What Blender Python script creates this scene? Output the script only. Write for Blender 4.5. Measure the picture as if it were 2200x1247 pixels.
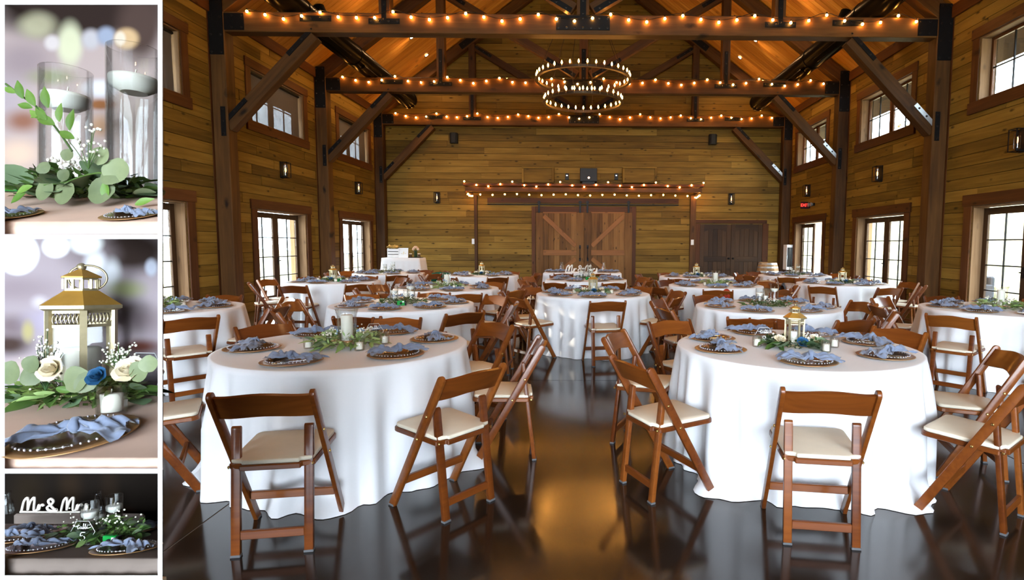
import bpy, bmesh, math, random
from mathutils import Vector, Matrix, Euler, noise
for o in list(bpy.data.objects): bpy.data.objects.remove(o)
S = bpy.context.scene
COL = S.collection
PI = math.pi
R_ = math.radians

# ------------------------------------------------------------------ camera
EYE = 1.45                       # lens height
FPX, CPX, CPY = 1227.0, 1269.5, 623.5   # focal length and principal point in a 2200 x 1247 frame
PITCH, YAW, ROLL = math.atan(99.5 / FPX), math.atan(12.5 / FPX), 0.005
CAMR = Matrix.Rotation(-YAW, 3, 'Z') @ Matrix.Rotation(PI / 2 - PITCH, 3, 'X') @ Matrix.Rotation(ROLL, 3, 'Z')
cd = bpy.data.cameras.new('camera')
cd.sensor_fit = 'HORIZONTAL'; cd.sensor_width = 36.0
cd.lens = FPX / 2200 * 36.0
cd.shift_x = -(CPX - 1100) / 2200
cd.shift_y = 0.0
cd.clip_start = 0.05; cd.clip_end = 400
cam = bpy.data.objects.new('camera', cd); COL.objects.link(cam)
cam.matrix_world = Matrix.Translation((0, 0, EYE)) @ CAMR.to_4x4()
S.camera = cam

# ------------------------------------------------------------------ world, sun, exposure
w = bpy.data.worlds.new('sky'); S.world = w; w.use_nodes = True
nt = w.node_tree; nt.nodes.clear()
out = nt.nodes.new('ShaderNodeOutputWorld'); bg = nt.nodes.new('ShaderNodeBackground')
bg.inputs[0].default_value = (0.76, 0.88, 1.0, 1); bg.inputs[1].default_value = 26.0
nt.links.new(bg.outputs[0], out.inputs[0])
S.view_settings.view_transform = 'Standard'; S.view_settings.look = 'None'
S.view_settings.exposure = 0.0; S.view_settings.gamma = 1.0
S.view_settings.use_curve_mapping = False
try:
    S.cycles.max_bounces = 7; S.cycles.diffuse_bounces = 3; S.cycles.glossy_bounces = 3; S.cycles.use_adaptive_sampling = True; S.cycles.adaptive_threshold = .025
    S.cycles.transmission_bounces = 6; S.cycles.transparent_max_bounces = 16
    S.cycles.caustics_reflective = False; S.cycles.caustics_refractive = False
    S.cycles.sample_clamp_indirect = 6.0
    S.cycles.use_denoising = True
except Exception: pass

sn = bpy.data.lights.new('sun', 'SUN'); sn.energy = 6.0; sn.angle = R_(.6); sn.color = (1.0, .90, .76)
so = bpy.data.objects.new('sun', sn); COL.objects.link(so)
so.rotation_euler = Vector((.93, -.32, -.185)).to_track_quat('-Z', 'Y').to_euler()
# room dimensions (metres)
XL, XR = -7.0, 6.88
XC = (XL + XR) / 2
YB, YF = 19.6, -10.0             # back wall, wall behind the camera
BAY = (10.95, 15.1, 19.2)        # near faces of the truss posts
DOORY = (9.05, 13.35, 17.6)      # centres of doors and windows along the side walls
CH0, CH1 = 5.33, 5.69            # bottom chord, underside and top
PITCHR = 0.75                    # roof slope
def zroof(x): return 11.1 - PITCHR * abs(x - XC)

def portal(name, loc, rot, sx, sy):
    l = bpy.data.lights.new(name, 'AREA'); l.shape = 'RECTANGLE'; l.size = sx; l.size_y = sy
    o = bpy.data.objects.new(name, l); COL.objects.link(o); o.location = loc; o.rotation_euler = rot
    l.cycles.is_portal = True
    return o
portal('daylight_portal', (XC, YF - .05, 3.3), (PI / 2, 0, 0), 12.6, 5.6).rotation_euler = (-PI / 2, 0, PI)
for yc in DOORY:
    for sx, X in ((1, XL - .3), (-1, XR + .3)):
        portal('daylight_portal', (X, yc, 1.08), (0, -sx * PI / 2, 0), 2.1, 2.1)
        portal('daylight_portal', (X, yc, 4.5), (0, -sx * PI / 2, 0), 1.1, 2.2)

# ------------------------------------------------------------------ helpers
I4 = Matrix.Identity(4)
WM = {}
def at(x, y, d):
    "point seen at photo pixel (x, y), d metres from the lens along its axis"
    return Vector((0, 0, EYE)) + CAMR @ Vector(((x - CPX) / FPX * d, -(y - CPY) / FPX * d, -d))
def onY(x, y, Y):
    r = CAMR @ Vector(((x - CPX) / FPX, -(y - CPY) / FPX, -1)); return Vector((0, 0, EYE)) + r * (Y / r.y)
def onZ(x, y, z):
    r = CAMR @ Vector(((x - CPX) / FPX, -(y - CPY) / FPX, -1)); return Vector((0, 0, EYE)) + r * ((z - EYE) / r.z)

class MB:
    def __init__(s): s.v = []; s.f = []; s.sm = []
    def add(s, vs, fs, sm=False):
        b = len(s.v); s.v += [tuple(v) for v in vs]
        s.f += [tuple(i + b for i in f) for f in fs]; s.sm += [sm] * len(fs); return s
    def box(s, x0, x1, y0, y1, z0, z1, M=None):
        vs = [Vector(p) for p in ((x0,y0,z0),(x1,y0,z0),(x1,y1,z0),(x0,y1,z0),(x0,y0,z1),(x1,y0,z1),(x1,y1,z1),(x0,y1,z1))]
        if M is not None: vs = [M @ v for v in vs]
        return s.add(vs, ((0,3,2,1),(4,5,6,7),(0,1,5,4),(1,2,6,5),(2,3,7,6),(3,0,4,7)))
    def beam(s, p, q, w, h, up=(0, 0, 1)):
        p, q = Vector(p), Vector(q); L = (q - p).length
        return s.box(-L/2, L/2, -w/2, w/2, -h/2, h/2, axes(p, q, up))
    def rings(s, rs, cap0=True, cap1=True, sm=True, close=False):
        n = len(rs[0]); vs = [p for r in rs for p in r]; fs = []
        m = len(rs)
        for i in range(m if close else m - 1):
            for j in range(n):
                a, b = i * n + j, i * n + (j + 1) % n; c, d = ((i + 1) % m) * n + (j + 1) % n, ((i + 1) % m) * n + j
                fs.append((a, b, c, d))
        s.add(vs, fs, sm)
        if not close:
            if cap0: s.add(rs[0][::-1], (tuple(range(n)),))
            if cap1: s.add(rs[-1], (tuple(range(n)),))
        return s
    def lathe(s, prof, n=16, c=(0, 0, 0), cap0=True, cap1=True, sm=True, ph=0.0, M=None):
        rs = []
        for r, z in prof:
            ring = [Vector((c[0] + r * math.cos(ph + 2*PI*j/n), c[1] + r * math.sin(ph + 2*PI*j/n), c[2] + z)) for j in range(n)]
            if M is not None: ring = [M @ v for v in ring]
            rs.append(ring)
        return s.rings(rs, cap0, cap1, sm)
    def cyl(s, p, q, r0, r1=None, n=10, sm=True):
        p, q = Vector(p), Vector(q); r1 = r0 if r1 is None else r1
        z = (q - p).normalized(); x = z.orthogonal().normalized(); y = z.cross(x)
        ring = lambda c, r: [c + (x * math.cos(2*PI*j/n) + y * math.sin(2*PI*j/n)) * r for j in range(n)]
        return s.rings([ring(p, r0), ring(q, r1)], sm=sm)
    def tube(s, pts, r, n=6, close=False, flat=None):
        pts = [Vector(p) for p in pts]; m = len(pts); rs = []; prev = None
        for i, p in enumerate(pts):
            if close: t = pts[(i + 1) % m] - pts[i - 1]
            else: t = pts[min(i + 1, m - 1)] - pts[max(i - 1, 0)]
            t = t.normalized() if t.length > 1e-9 else Vector((0, 0, 1))
            x = t.orthogonal().normalized() if prev is None else (prev - t * prev.dot(t))
            x = x.normalized() if x.length > 1e-6 else t.orthogonal().normalized()
            prev = x; y = t.cross(x)
            rr = r[i] if isinstance(r, (list, tuple)) else r
            rs.append([p + (x * math.cos(2*PI*j/n) + y * math.sin(2*PI*j/n)) * rr for j in range(n)])
        return s.rings(rs, close=close)
    def ball(s, c, r, n=8, m=5, sz=1.0):
        c = Vector(c); rs = []
        prof = [(r * math.sin(PI * i / m), -r * sz * math.cos(PI * i / m)) for i in range(m + 1)]
        prof[0] = (r * .05, prof[0][1]); prof[-1] = (r * .05, prof[-1][1])
        return s.lathe(prof, n, c)
    def prism(s, poly, z0, z1, M=None):
        n = len(poly); vs = [Vector((x, y, z0)) for x, y in poly] + [Vector((x, y, z1)) for x, y in poly]
        if M is not None: vs = [M @ v for v in vs]
        return s.add(vs, [tuple(range(n))[::-1], tuple(range(n, 2*n))] + [(i, (i+1) % n, n + (i+1) % n, n + i) for i in range(n)])
    def grid(s, P, sm=True):
        n, m = len(P), len(P[0])
        return s.add([p for r in P for p in r], [(i*m+j, (i+1)*m+j, (i+1)*m+j+1, i*m+j+1) for i in range(n-1) for j in range(m-1)], sm)
    def mesh(s, name, mat, bevel=0, seg=1, auto=None, M=None):
        me = bpy.data.meshes.new(name)
        me.from_pydata([tuple(M @ Vector(v)) for v in s.v] if M is not None else s.v, [], s.f)
        me.polygons.foreach_set('use_smooth', s.sm)
        if bevel:
            bm = bmesh.new(); bm.from_mesh(me)
            bmesh.ops.remove_doubles(bm, verts=bm.verts, dist=1e-6)
            bmesh.ops.bevel(bm, geom=bm.edges, offset=bevel, segments=seg, affect='EDGES', profile=.5, clamp_overlap=True)
            bm.to_mesh(me); bm.free()
        if auto: 
            me.polygons.foreach_set('use_smooth', [True] * len(me.polygons)); me.set_sharp_from_angle(angle=R_(auto))
        me.materials.append(mat); me.update()
        return me

def axes(p, q, up=(0, 0, 1)):
    p, q = Vector(p), Vector(q); x = (q - p).normalized(); z = Vector(up); z = z - x * z.dot(x)
    if z.length < 1e-5: z = x.orthogonal()
    z.normalize(); y = z.cross(x)
    M = Matrix((x, y, z)).transposed().to_4x4(); M.translation = (p + q) / 2
    return M

def ob(name, me, parent=None, M=None, world=False):
    o = bpy.data.objects.new(name, me); COL.objects.link(o)
    M = I4.copy() if M is None else M
    if parent is not None:
        o.parent = parent
        pw = WM[parent.name]
        if world: WM[o.name] = M; M = pw.inverted() @ M
        else: WM[o.name] = pw @ M
    else: WM[o.name] = M
    o.matrix_basis = M
    return o
def tag(o, label, cat, group=None, kind=None):
    if label: o['label'] = label
    if cat: o['category'] = cat
    if group: o['group'] = group
    if kind: o['kind'] = kind
    return o
def thing(name, label, cat, loc=(0, 0, 0), rz=0.0, group=None, M=None, sc=1.0):
    M = M if M is not None else Matrix.Translation(loc) @ Matrix.Rotation(rz, 4, 'Z') @ Matrix.Scale(sc, 4)
    return tag(ob(name, None, None, M), label, cat, group)
def timber(name, p, q, w, h, mat, parent=None, up=(0, 0, 1), bevel=.008):
    p, q = Vector(p), Vector(q); L = (q - p).length
    me = MB().box(-L/2, L/2, -w/2, w/2, -h/2, h/2).mesh(name, mat, bevel=bevel)
    return ob(name, me, parent, axes(p, q, up), world=True)
def T(x=0, y=0, z=0): return Matrix.Translation((x, y, z))
def RZ(a): return Matrix.Rotation(a, 4, 'Z')
def RX(a): return Matrix.Rotation(a, 4, 'X')
def RY(a): return Matrix.Rotation(a, 4, 'Y')
def SC(k): return Matrix.Scale(k, 4)
def spline(pts, n=6):
    P = [Vector(p) for p in pts]; o = []
    for i in range(len(P) - 1):
        a, b, c, d = P[max(i-1, 0)], P[i], P[i+1], P[min(i+2, len(P)-1)]
        for k in range(n):
            t = k / n
            o.append(.5 * ((2*b) + (c - a) * t + (2*a - 5*b + 4*c - d) * t*t + (3*b - a - 3*c + d) * t**3))
    return o + [P[-1]]

# ------------------------------------------------------------------ materials
def newmat(name):
    m = bpy.data.materials.new(name); m.use_nodes = True; nt = m.node_tree
    return m, nt, nt.nodes['Principled BSDF']
def N(nt, t, **k):
    n = nt.nodes.new('ShaderNode' + t)
    for a, b in k.items():
        if a == 'op': n.operation = b
        elif isinstance(b, tuple) and a.startswith('i'): n.inputs[int(a[1:])].default_value = b
        elif a.startswith('i') and a[1:].isdigit(): n.inputs[int(a[1:])].default_value = b
        else: setattr(n, a, b)
    return n
def plain(name, col, rough=.5, metal=0.0, coat=0.0, var=0.06, scale=12, bump=0.0, sheen=0.0, spec=.25):
    m, nt, p = newmat(name); L = nt.links.new
    tc = N(nt, 'TexCoord'); no = N(nt, 'TexNoise'); no.inputs['Scale'].default_value = scale; no.inputs['Detail'].default_value = 3
    L(tc.outputs['Object'], no.inputs['Vector'])
    ra = N(nt, 'ValToRGB'); a, b = ra.color_ramp.elements
    a.color = (*[max(c * (1 - var), 0) for c in col], 1); b.color = (*[c * (1 + var) for c in col], 1)
    a.position = .3; b.position = .7
    L(no.outputs['Fac'], ra.inputs[0]); L(ra.outputs[0], p.inputs['Base Color'])
    p.inputs['Roughness'].default_value = rough; p.inputs['Metallic'].default_value = metal
    p.inputs['Coat Weight'].default_value = coat; p.inputs['Coat Roughness'].default_value = .12
    p.inputs['Specular IOR Level'].default_value = spec
    if sheen: p.inputs['Sheen Weight'].default_value = sheen
    if bump:
        bu = N(nt, 'Bump'); bu.inputs['Strength'].default_value = bump; bu.inputs['Distance'].default_value = .01
        L(no.outputs['Fac'], bu.inputs['Height']); L(bu.outputs[0], p.inputs['Normal'])
    return m
def wood(name, dark, mid, light, rough=.55, coat=0.0, grain=22.0, knots=1.0, vary=.35, spec=.18, kscale=2.2):
    "grain runs along the local X axis of each piece; every piece gets its own cut of the figure"
    m, nt, p = newmat(name); L = nt.links.new
    tc = N(nt, 'TexCoord'); oi = N(nt, 'ObjectInfo')
    off = N(nt, 'VectorMath', op='SCALE'); cmb = N(nt, 'CombineXYZ')
    for i, k in enumerate((37.0, 11.0, 53.0)):
        mm = N(nt, 'Math', op='MULTIPLY'); L(oi.outputs['Random'], mm.inputs[0]); mm.inputs[1].default_value = k; L(mm.outputs[0], cmb.inputs[i])
    ad = N(nt, 'VectorMath', op='ADD'); L(tc.outputs['Object'], ad.inputs[0]); L(cmb.outputs[0], ad.inputs[1])
    mp = N(nt, 'Mapping'); mp.inputs['Scale'].default_value = (1.1, grain, grain); L(ad.outputs[0], mp.inputs[0])
    n1 = N(nt, 'TexNoise'); n1.inputs['Scale'].default_value = 1.0; n1.inputs['Detail'].default_value = 6; n1.inputs['Distortion'].default_value = .6
    L(mp.outputs[0], n1.inputs['Vector'])
    mp2 = N(nt, 'Mapping'); mp2.inputs['Scale'].default_value = (.7, 3.5, 3.5); L(ad.outputs[0], mp2.inputs[0])
    n2 = N(nt, 'TexNoise'); n2.inputs['Scale'].default_value = 1.0; n2.inputs['Detail'].default_value = 3; L(mp2.outputs[0], n2.inputs['Vector'])
    mx = N(nt, 'Math', op='ADD'); L(n1.outputs['Fac'], mx.inputs[0]); L(n2.outputs['Fac'], mx.inputs[1])
    hf = N(nt, 'Math', op='MULTIPLY_ADD'); L(mx.outputs[0], hf.inputs[0]); hf.inputs[1].default_value = .5
    rv = N(nt, 'Math', op='MULTIPLY_ADD'); L(oi.outputs['Random'], rv.inputs[0]); rv.inputs[1].default_value = vary; rv.inputs[2].default_value = -vary / 2
    L(rv.outputs[0], hf.inputs[2])
    ra = N(nt, 'ValToRGB'); e = ra.color_ramp.elements; e[0].position = .25; e[1].position = .75
    e[0].color = (*dark, 1); e[1].color = (*light, 1); x = e.new(.5); x.color = (*mid, 1)
    L(hf.outputs[0], ra.inputs[0]); col = ra.outputs[0]
    if knots:
        mp3 = N(nt, 'Mapping'); mp3.inputs['Scale'].default_value = (kscale, kscale * .5, kscale * 2.4); L(ad.outputs[0], mp3.inputs[0])
        n3 = N(nt, 'TexNoise'); n3.inputs['Scale'].default_value = 6.0; L(ad.outputs[0], n3.inputs['Vector'])
        dv = N(nt, 'VectorMath', op='MULTIPLY_ADD'); L(n3.outputs['Color'], dv.inputs[0]); dv.inputs[1].default_value = (.22, .22, .22); L(mp3.outputs[0], dv.inputs[2])
        vo = N(nt, 'TexVoronoi'); vo.inputs['Scale'].default_value = 1.0; L(dv.outputs[0], vo.inputs['Vector'])
        kr = N(nt, 'ValToRGB'); k = kr.color_ramp.elements; k[0].position = .06; k[0].color = (knots,) * 3 + (1,); k[1].position = .17; k[1].color = (0, 0, 0, 1)
        L(vo.outputs['Distance'], kr.inputs[0])
        mi = N(nt, 'MixRGB'); L(kr.outputs[0], mi.inputs[0]); L(col, mi.inputs[1]); mi.inputs[2].default_value = (*[c * .32 for c in dark], 1); col = mi.outputs[0]
    L(col, p.inputs['Base Color'])
    p.inputs['Roughness'].default_value = rough; p.inputs['Coat Weight'].default_value = coat; p.inputs['Coat Roughness'].default_value = .13
    p.inputs['Specular IOR Level'].default_value = spec
    bu = N(nt, 'Bump'); bu.inputs['Strength'].default_value = .12; bu.inputs['Distance'].default_value = .004
    L(n1.outputs['Fac'], bu.inputs['Height']); L(bu.outputs[0], p.inputs['Normal'])
    return m
def glass(name, tint=(1, 1, 1), refl=.08, rough=.02):
    m, nt, p = newmat(name); L = nt.links.new; nt.nodes.remove(p)
    o = nt.nodes['Material Output']; tr = N(nt, 'BsdfTransparent'); tr.inputs[0].default_value = (*tint, 1)
    gl = N(nt, 'BsdfGlossy'); gl.inputs['Roughness'].default_value = rough
    lw = N(nt, 'Fresnel'); lw.inputs[0].default_value = 1.32
    ma = N(nt, 'Math', op='MULTIPLY_ADD'); L(lw.outputs[0], ma.inputs[0]); ma.inputs[1].default_value = .4; ma.inputs[2].default_value = refl; ma.use_clamp = True
    mx = N(nt, 'MixShader'); L(ma.outputs[0], mx.inputs[0]); L(tr.outputs[0], mx.inputs[1]); L(gl.outputs[0], mx.inputs[2]); L(mx.outputs[0], o.inputs[0])
    return m
def emit(name, col, st):
    m, nt, p = newmat(name); p.inputs['Base Color'].default_value = (*col, 1)
    p.inputs['Emission Color'].default_value = (*col, 1); p.inputs['Emission Strength'].default_value = st
    return m
def leafmat(name, c1, c2, rough=.5):
    m, nt, p = newmat(name); L = nt.links.new
    oi = N(nt, 'ObjectInfo'); tc = N(nt, 'TexCoord'); no = N(nt, 'TexNoise'); no.inputs['Scale'].default_value = 30
    L(tc.outputs['Object'], no.inputs['Vector'])
    ad = N(nt, 'Math', op='ADD'); L(oi.outputs['Random'], ad.inputs[0]); L(no.outputs['Fac'], ad.inputs[1])
    hf = N(nt, 'Math', op='MULTIPLY'); L(ad.outputs[0], hf.inputs[0]); hf.inputs[1].default_value = .5
    ra = N(nt, 'ValToRGB'); e = ra.color_ramp.elements; e[0].position = .2; e[1].position = .8; e[0].color = (*c1, 1); e[1].color = (*c2, 1)
    L(hf.outputs[0], ra.inputs[0]); L(ra.outputs[0], p.inputs['Base Color']); p.inputs['Roughness'].default_value = rough
    return m

PLANK = wood('stained_plank', (.092, .049, .007), (.19, .105, .0145), (.28, .163, .028), rough=.65, knots=.9, vary=.38)
CEILW = wood('pine_ceiling', (.46, .18, .028), (.68, .30, .048), (.82, .43, .085), rough=.45, knots=.6, vary=.25, kscale=1.6)
TIMB = wood('timber', (.032, .012, .003), (.078, .031, .007), (.135, .058, .014), rough=.55, knots=1.0, vary=.2, grain=16, kscale=1.3)
TRIMW = wood('casing_wood', (.045, .014, .004), (.085, .028, .007), (.135, .048, .013), rough=.55, knots=.8, vary=.2)
JAMBW = wood('jamb_wood', (.12, .06, .026), (.22, .12, .055), (.32, .19, .10), rough=.6, knots=.5, vary=.2)
DOORW = wood('barn_door_wood', (.085, .036, .009), (.175, .078, .020), (.26, .125, .036), rough=.6, knots=1.0, vary=.5, kscale=3.0)
BRACEW = wood('door_brace_wood', (.17, .06, .012), (.25, .095, .02), (.33, .14, .032), rough=.5, knots=.5, vary=.1)
ARCHW = wood('dark_door_wood', (.022, .010, .004), (.045, .021, .008), (.075, .036, .014), rough=.5, knots=.6, vary=.3)
CHAIRW = wood('chair_wood', (.085, .019, .003), (.158, .039, .0053), (.235, .068, .010), rough=.38, coat=.35, grain=30, knots=0, vary=.3, spec=.3)
SASHW = wood('sash_wood', (.03, .014, .006), (.055, .026, .011), (.085, .042, .018), rough=.5, knots=.2, vary=.1)
STEEL = plain('black_steel', (.010, .009, .009), rough=.45, metal=.6, scale=30)
GALV = plain('bare_steel', (.45, .47, .48), rough=.35, metal=.8, scale=30)
BACKM = plain('dark_backing', (.010, .006, .003), rough=.95)
OUTW = plain('outside_siding', (.35, .24, .13), rough=.8)
DUCTM = plain('black_duct', (.006, .005, .004), rough=.28, metal=0, scale=6, spec=.12)
DUCTM.node_tree.nodes['Principled BSDF'].inputs['IOR'].default_value = 1.12
PAD = plain('ivory_vinyl', (.74, .66, .52), rough=.45, var=.05, scale=8)
RUBBER = plain('grey_glide', (.10, .10, .105), rough=.7)
BRASS = plain('brass', (.6, .40, .14), rough=.3, metal=1.0)
WHITEP = plain('white_paint', (.86, .86, .86), rough=.5, var=.02)
GLASS = glass('window_glass', (.97, .99, .98), .05)
CLEAR = glass('clear_glass', (.985, .99, .985), .015)
WAX = plain('white_wax', (.80, .76, .66), rough=.45, var=.03)
BULB = emit('warm_bulb', (1.0, .42, .07), 135)
CANDLEB = emit('candle_bulb', (1.0, .42, .08), 85)
WIRE = plain('black_wire', (.008, .007, .006), rough=.6)
IRON = plain('bronze_iron', (.06, .038, .022), rough=.45, metal=.7)
# ------------------------------------------------------------------ floor
def floormat():
    m, nt, p = newmat('polished_concrete'); L = nt.links.new
    g = N(nt, 'NewGeometry'); n = N(nt, 'TexNoise'); n.inputs['Scale'].default_value = .9; n.inputs['Detail'].default_value = 8; n.inputs['Distortion'].default_value = .8
    L(g.outputs['Position'], n.inputs['Vector'])
    ra = N(nt, 'ValToRGB'); e = ra.color_ramp.elements; e[0].position = .32; e[0].color = (.010, .0065, .0045, 1); e[1].position = .78; e[1].color = (.058, .043, .032, 1)
    x = e.new(.55); x.color = (.020, .0135, .0095, 1)
    L(n.outputs['Fac'], ra.inputs[0])
    n2 = N(nt, 'TexNoise'); n2.inputs['Scale'].default_value = 60; n2.inputs['Detail'].default_value = 4; L(g.outputs['Position'], n2.inputs['Vector'])
    r2 = N(nt, 'ValToRGB'); r2.color_ramp.elements[0].position = .62; r2.color_ramp.elements[1].position = .75
    r2.color_ramp.elements[0].color = (0, 0, 0, 1); r2.color_ramp.elements[1].color = (.25, .25, .25, 1); L(n2.outputs['Fac'], r2.inputs[0])
    mi = N(nt, 'MixRGB'); L(r2.outputs[0], mi.inputs[0]); L(ra.outputs[0], mi.inputs[1]); mi.inputs[2].default_value = (.12, .09, .07, 1)
    L(mi.outputs[0], p.inputs['Base Color'])
    rr = N(nt, 'MapRange'); rr.inputs[3].default_value = .05; rr.inputs[4].default_value = .22; L(n.outputs['Fac'], rr.inputs[0]); L(rr.outputs[0], p.inputs['Roughness'])
    p.inputs['Specular IOR Level'].default_value = .6
    return m
FLOORM = floormat()
JOINT = plain('joint_filler', (.16, .12, .09), rough=.8)
fl = tag(ob('floor', MB().box(XL - .3, XR + .3, YF - .3, YB + .3, -.2, -.004).mesh('floor', JOINT)), None, None, kind='structure')
xs = [XL, onZ(349, 1188, 0).x, 2.93, XR]; jy = onZ(1240, 818, 0).y
ys = [YF, jy - 12.2, jy, jy + 6.1, YB]
for i in range(3):
    for j in range(4):
        a, b, c, d = xs[i], xs[i+1], ys[j], ys[j+1]; g = .005
        ob('slab', MB().box(-(b-a)/2 + g, (b-a)/2 - g, -(d-c)/2 + g, (d-c)/2 - g, -.03, 0).mesh('slab', FLOORM), fl, T((a+b)/2, (c+d)/2, 0))

# ------------------------------------------------------------------ ceiling and roof
rnd = random.Random(5)
ce = MB()
for s in (-1, 1):
    p0 = (XC, 0, 11.1 + .03); p1 = (XC + s * 8.15, 0, zroof(XC + 8.15) + .03)
    poly = [(p0[0], p0[2]), (p1[0], p1[2]), (p1[0], p1[2] + .2), (p0[0], p0[2] + .25)]
    vs = [(x, YF - .6, z) for x, z in poly] + [(x, YB + .6, z) for x, z in poly]
    ce.add(vs, ((0,1,2,3),(7,6,5,4),(0,4,5,1),(1,5,6,2),(2,6,7,3),(3,7,4,0)))
ceil_o = tag(ob('ceiling', ce.mesh('ceiling', plain('roof_deck', (.08, .04, .012), rough=.8))), None, None, kind='structure')
y = 6.0
while y < YB:
    for s, X in ((-1, XL), (1, XR)):
        w_ = .15
        p = Vector((XC, y + w_/2, 11.1)); q = Vector((X, y + w_/2, zroof(X)))
        L_ = (q - p).length
        me = MB().box(-L_/2, L_/2, -w_/2 + .004, w_/2 - .004, -.012 - rnd.random()*.003, .02).mesh('board', CEILW)
        ob('board', me, ceil_o, axes(p, q, (0, 0, 1)))
    y += .15

# ------------------------------------------------------------------ walls
PT = .022
def spans(a, b, cuts):
    o = [(a, b)]
    for c, d in cuts:
        n = []
        for u, v in o:
            if d <= u or c >= v: n.append((u, v))
            else:
                if c - u > .05: n.append((u, c))
                if v - d > .05: n.append((d, v))
        o = n
    return o
DW, DH = 1.08, 2.15              # door half width, height
WW, WZ0, WZ1 = 1.12, 3.97, 5.06  # window half width, sill, head
def side_wall(name, X, s):
    bk = MB(); o = -s; t = .28
    ztop = zroof(X) + .05
    def slab(y0, y1, z0, z1): bk.box(min(X, X + o*t), max(X, X + o*t), y0, y1, z0, z1)
    cur = YF
    for yc in DOORY:
        slab(cur, yc - 1.12, 0, ztop); 
        slab(yc - 1.12, yc - DW, 0, WZ0); slab(yc + DW, yc + 1.12, 0, WZ0)
        slab(yc - DW, yc + DW, DH, WZ0); slab(yc - 1.12, yc + 1.12, WZ1, ztop)
        cur = yc + 1.12
    slab(cur, YB + .28, 0, ztop)
    wl = tag(ob(name, bk.mesh(name, BACKM)), None, None, kind='structure')
    z = 0.0; rnd = random.Random(11 if s > 0 else 12); h = .205
    while z < ztop - .05:
        z1 = min(z + h, ztop); zm = (z + z1) / 2
        cuts = []
        for yc in DOORY:
            if z < DH - .02: cuts.append((yc - DW, yc + DW))
            if z1 > WZ0 + .02 and z < WZ1 - .02: cuts.append((yc - WW, yc + WW))
        cuts += [(yb - .003, yb + .003) for yb in [5 + rnd.random() * 2 + k * 3.1 for k in range(5)]]
        for a, b in spans(4.0, YB, cuts):
            L_ = b - a - .004; dz = rnd.random() * .008
            me = MB().box(-L_/2, L_/2, -PT/2, PT/2 + dz, -(z1-z)/2 + .0045, (z1-z)/2 - .0045).mesh('plank', PLANK)
            M = T(X + s * PT/2, (a+b)/2, zm) @ RZ(-s * PI/2 if s > 0 else PI/2)
            ob('plank', me, wl, M)
        z = z1
    return wl
wall_l = side_wall('wall_left', XL, 1)
wall_r = side_wall('wall_right', XR, -1)

bk = MB()
vs = [(XL - .3, YB, 0), (XR + .3, YB, 0), (XR + .3, YB, zroof(XR + .3)), (XC, YB, 11.12), (XL - .3, YB, zroof(XR + .3))]
bk.add(vs + [(x, y + .28, z) for x, y, z in vs], ((0,1,2,3,4),(9,8,7,6,5)))
wall_b = tag(ob('wall_back', bk.mesh('wall_back', BACKM)), None, None, kind='structure')
rnd = random.Random(3); z = 0.0; h = .212
while z < 10.9:
    z1 = z + h; hw = min((11.1 - z) / PITCHR, 6.94)
    x = XC - hw; first = True
    while x < XC + hw - .05:
        L_ = (1.0 + rnd.random() * 3.2) if first else 3.0 + rnd.random() * 1.8
        x1 = min(x + L_, XC + hw); first = False
        if XC + hw - x1 < .5: x1 = XC + hw
        me = MB().box(-(x1-x)/2 + .002, (x1-x)/2 - .002, -PT - rnd.random()*.005, 0, -h/2 + .0055, h/2 - .0055).mesh('plank', PLANK)
        ob('plank', me, wall_b, T((x + x1)/2, YB, z + h/2)); x = x1
    z = z1

fw = MB()
fw.box(XL - .3, XC - 6.3, YF - .28, YF, 0, 6.1).box(XC + 6.3, XR + .3, YF - .28, YF, 0, 6.1).box(XC - 6.3, XC + 6.3, YF - .28, YF, 0, .5)  # unseen end wall; opening enlarged and set far back for even front light
vs = [(XL - .3, YF, 6.1), (XR + .3, YF, 6.1), (XC, YF, 11.12)]
fw.add(vs + [(x, y - .28, z) for x, y, z in vs], ((0,1,2),(5,4,3),(0,3,4,1)))
tag(ob('wall_front', fw.mesh('wall_front', OUTW)), None, None, kind='structure')

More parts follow.
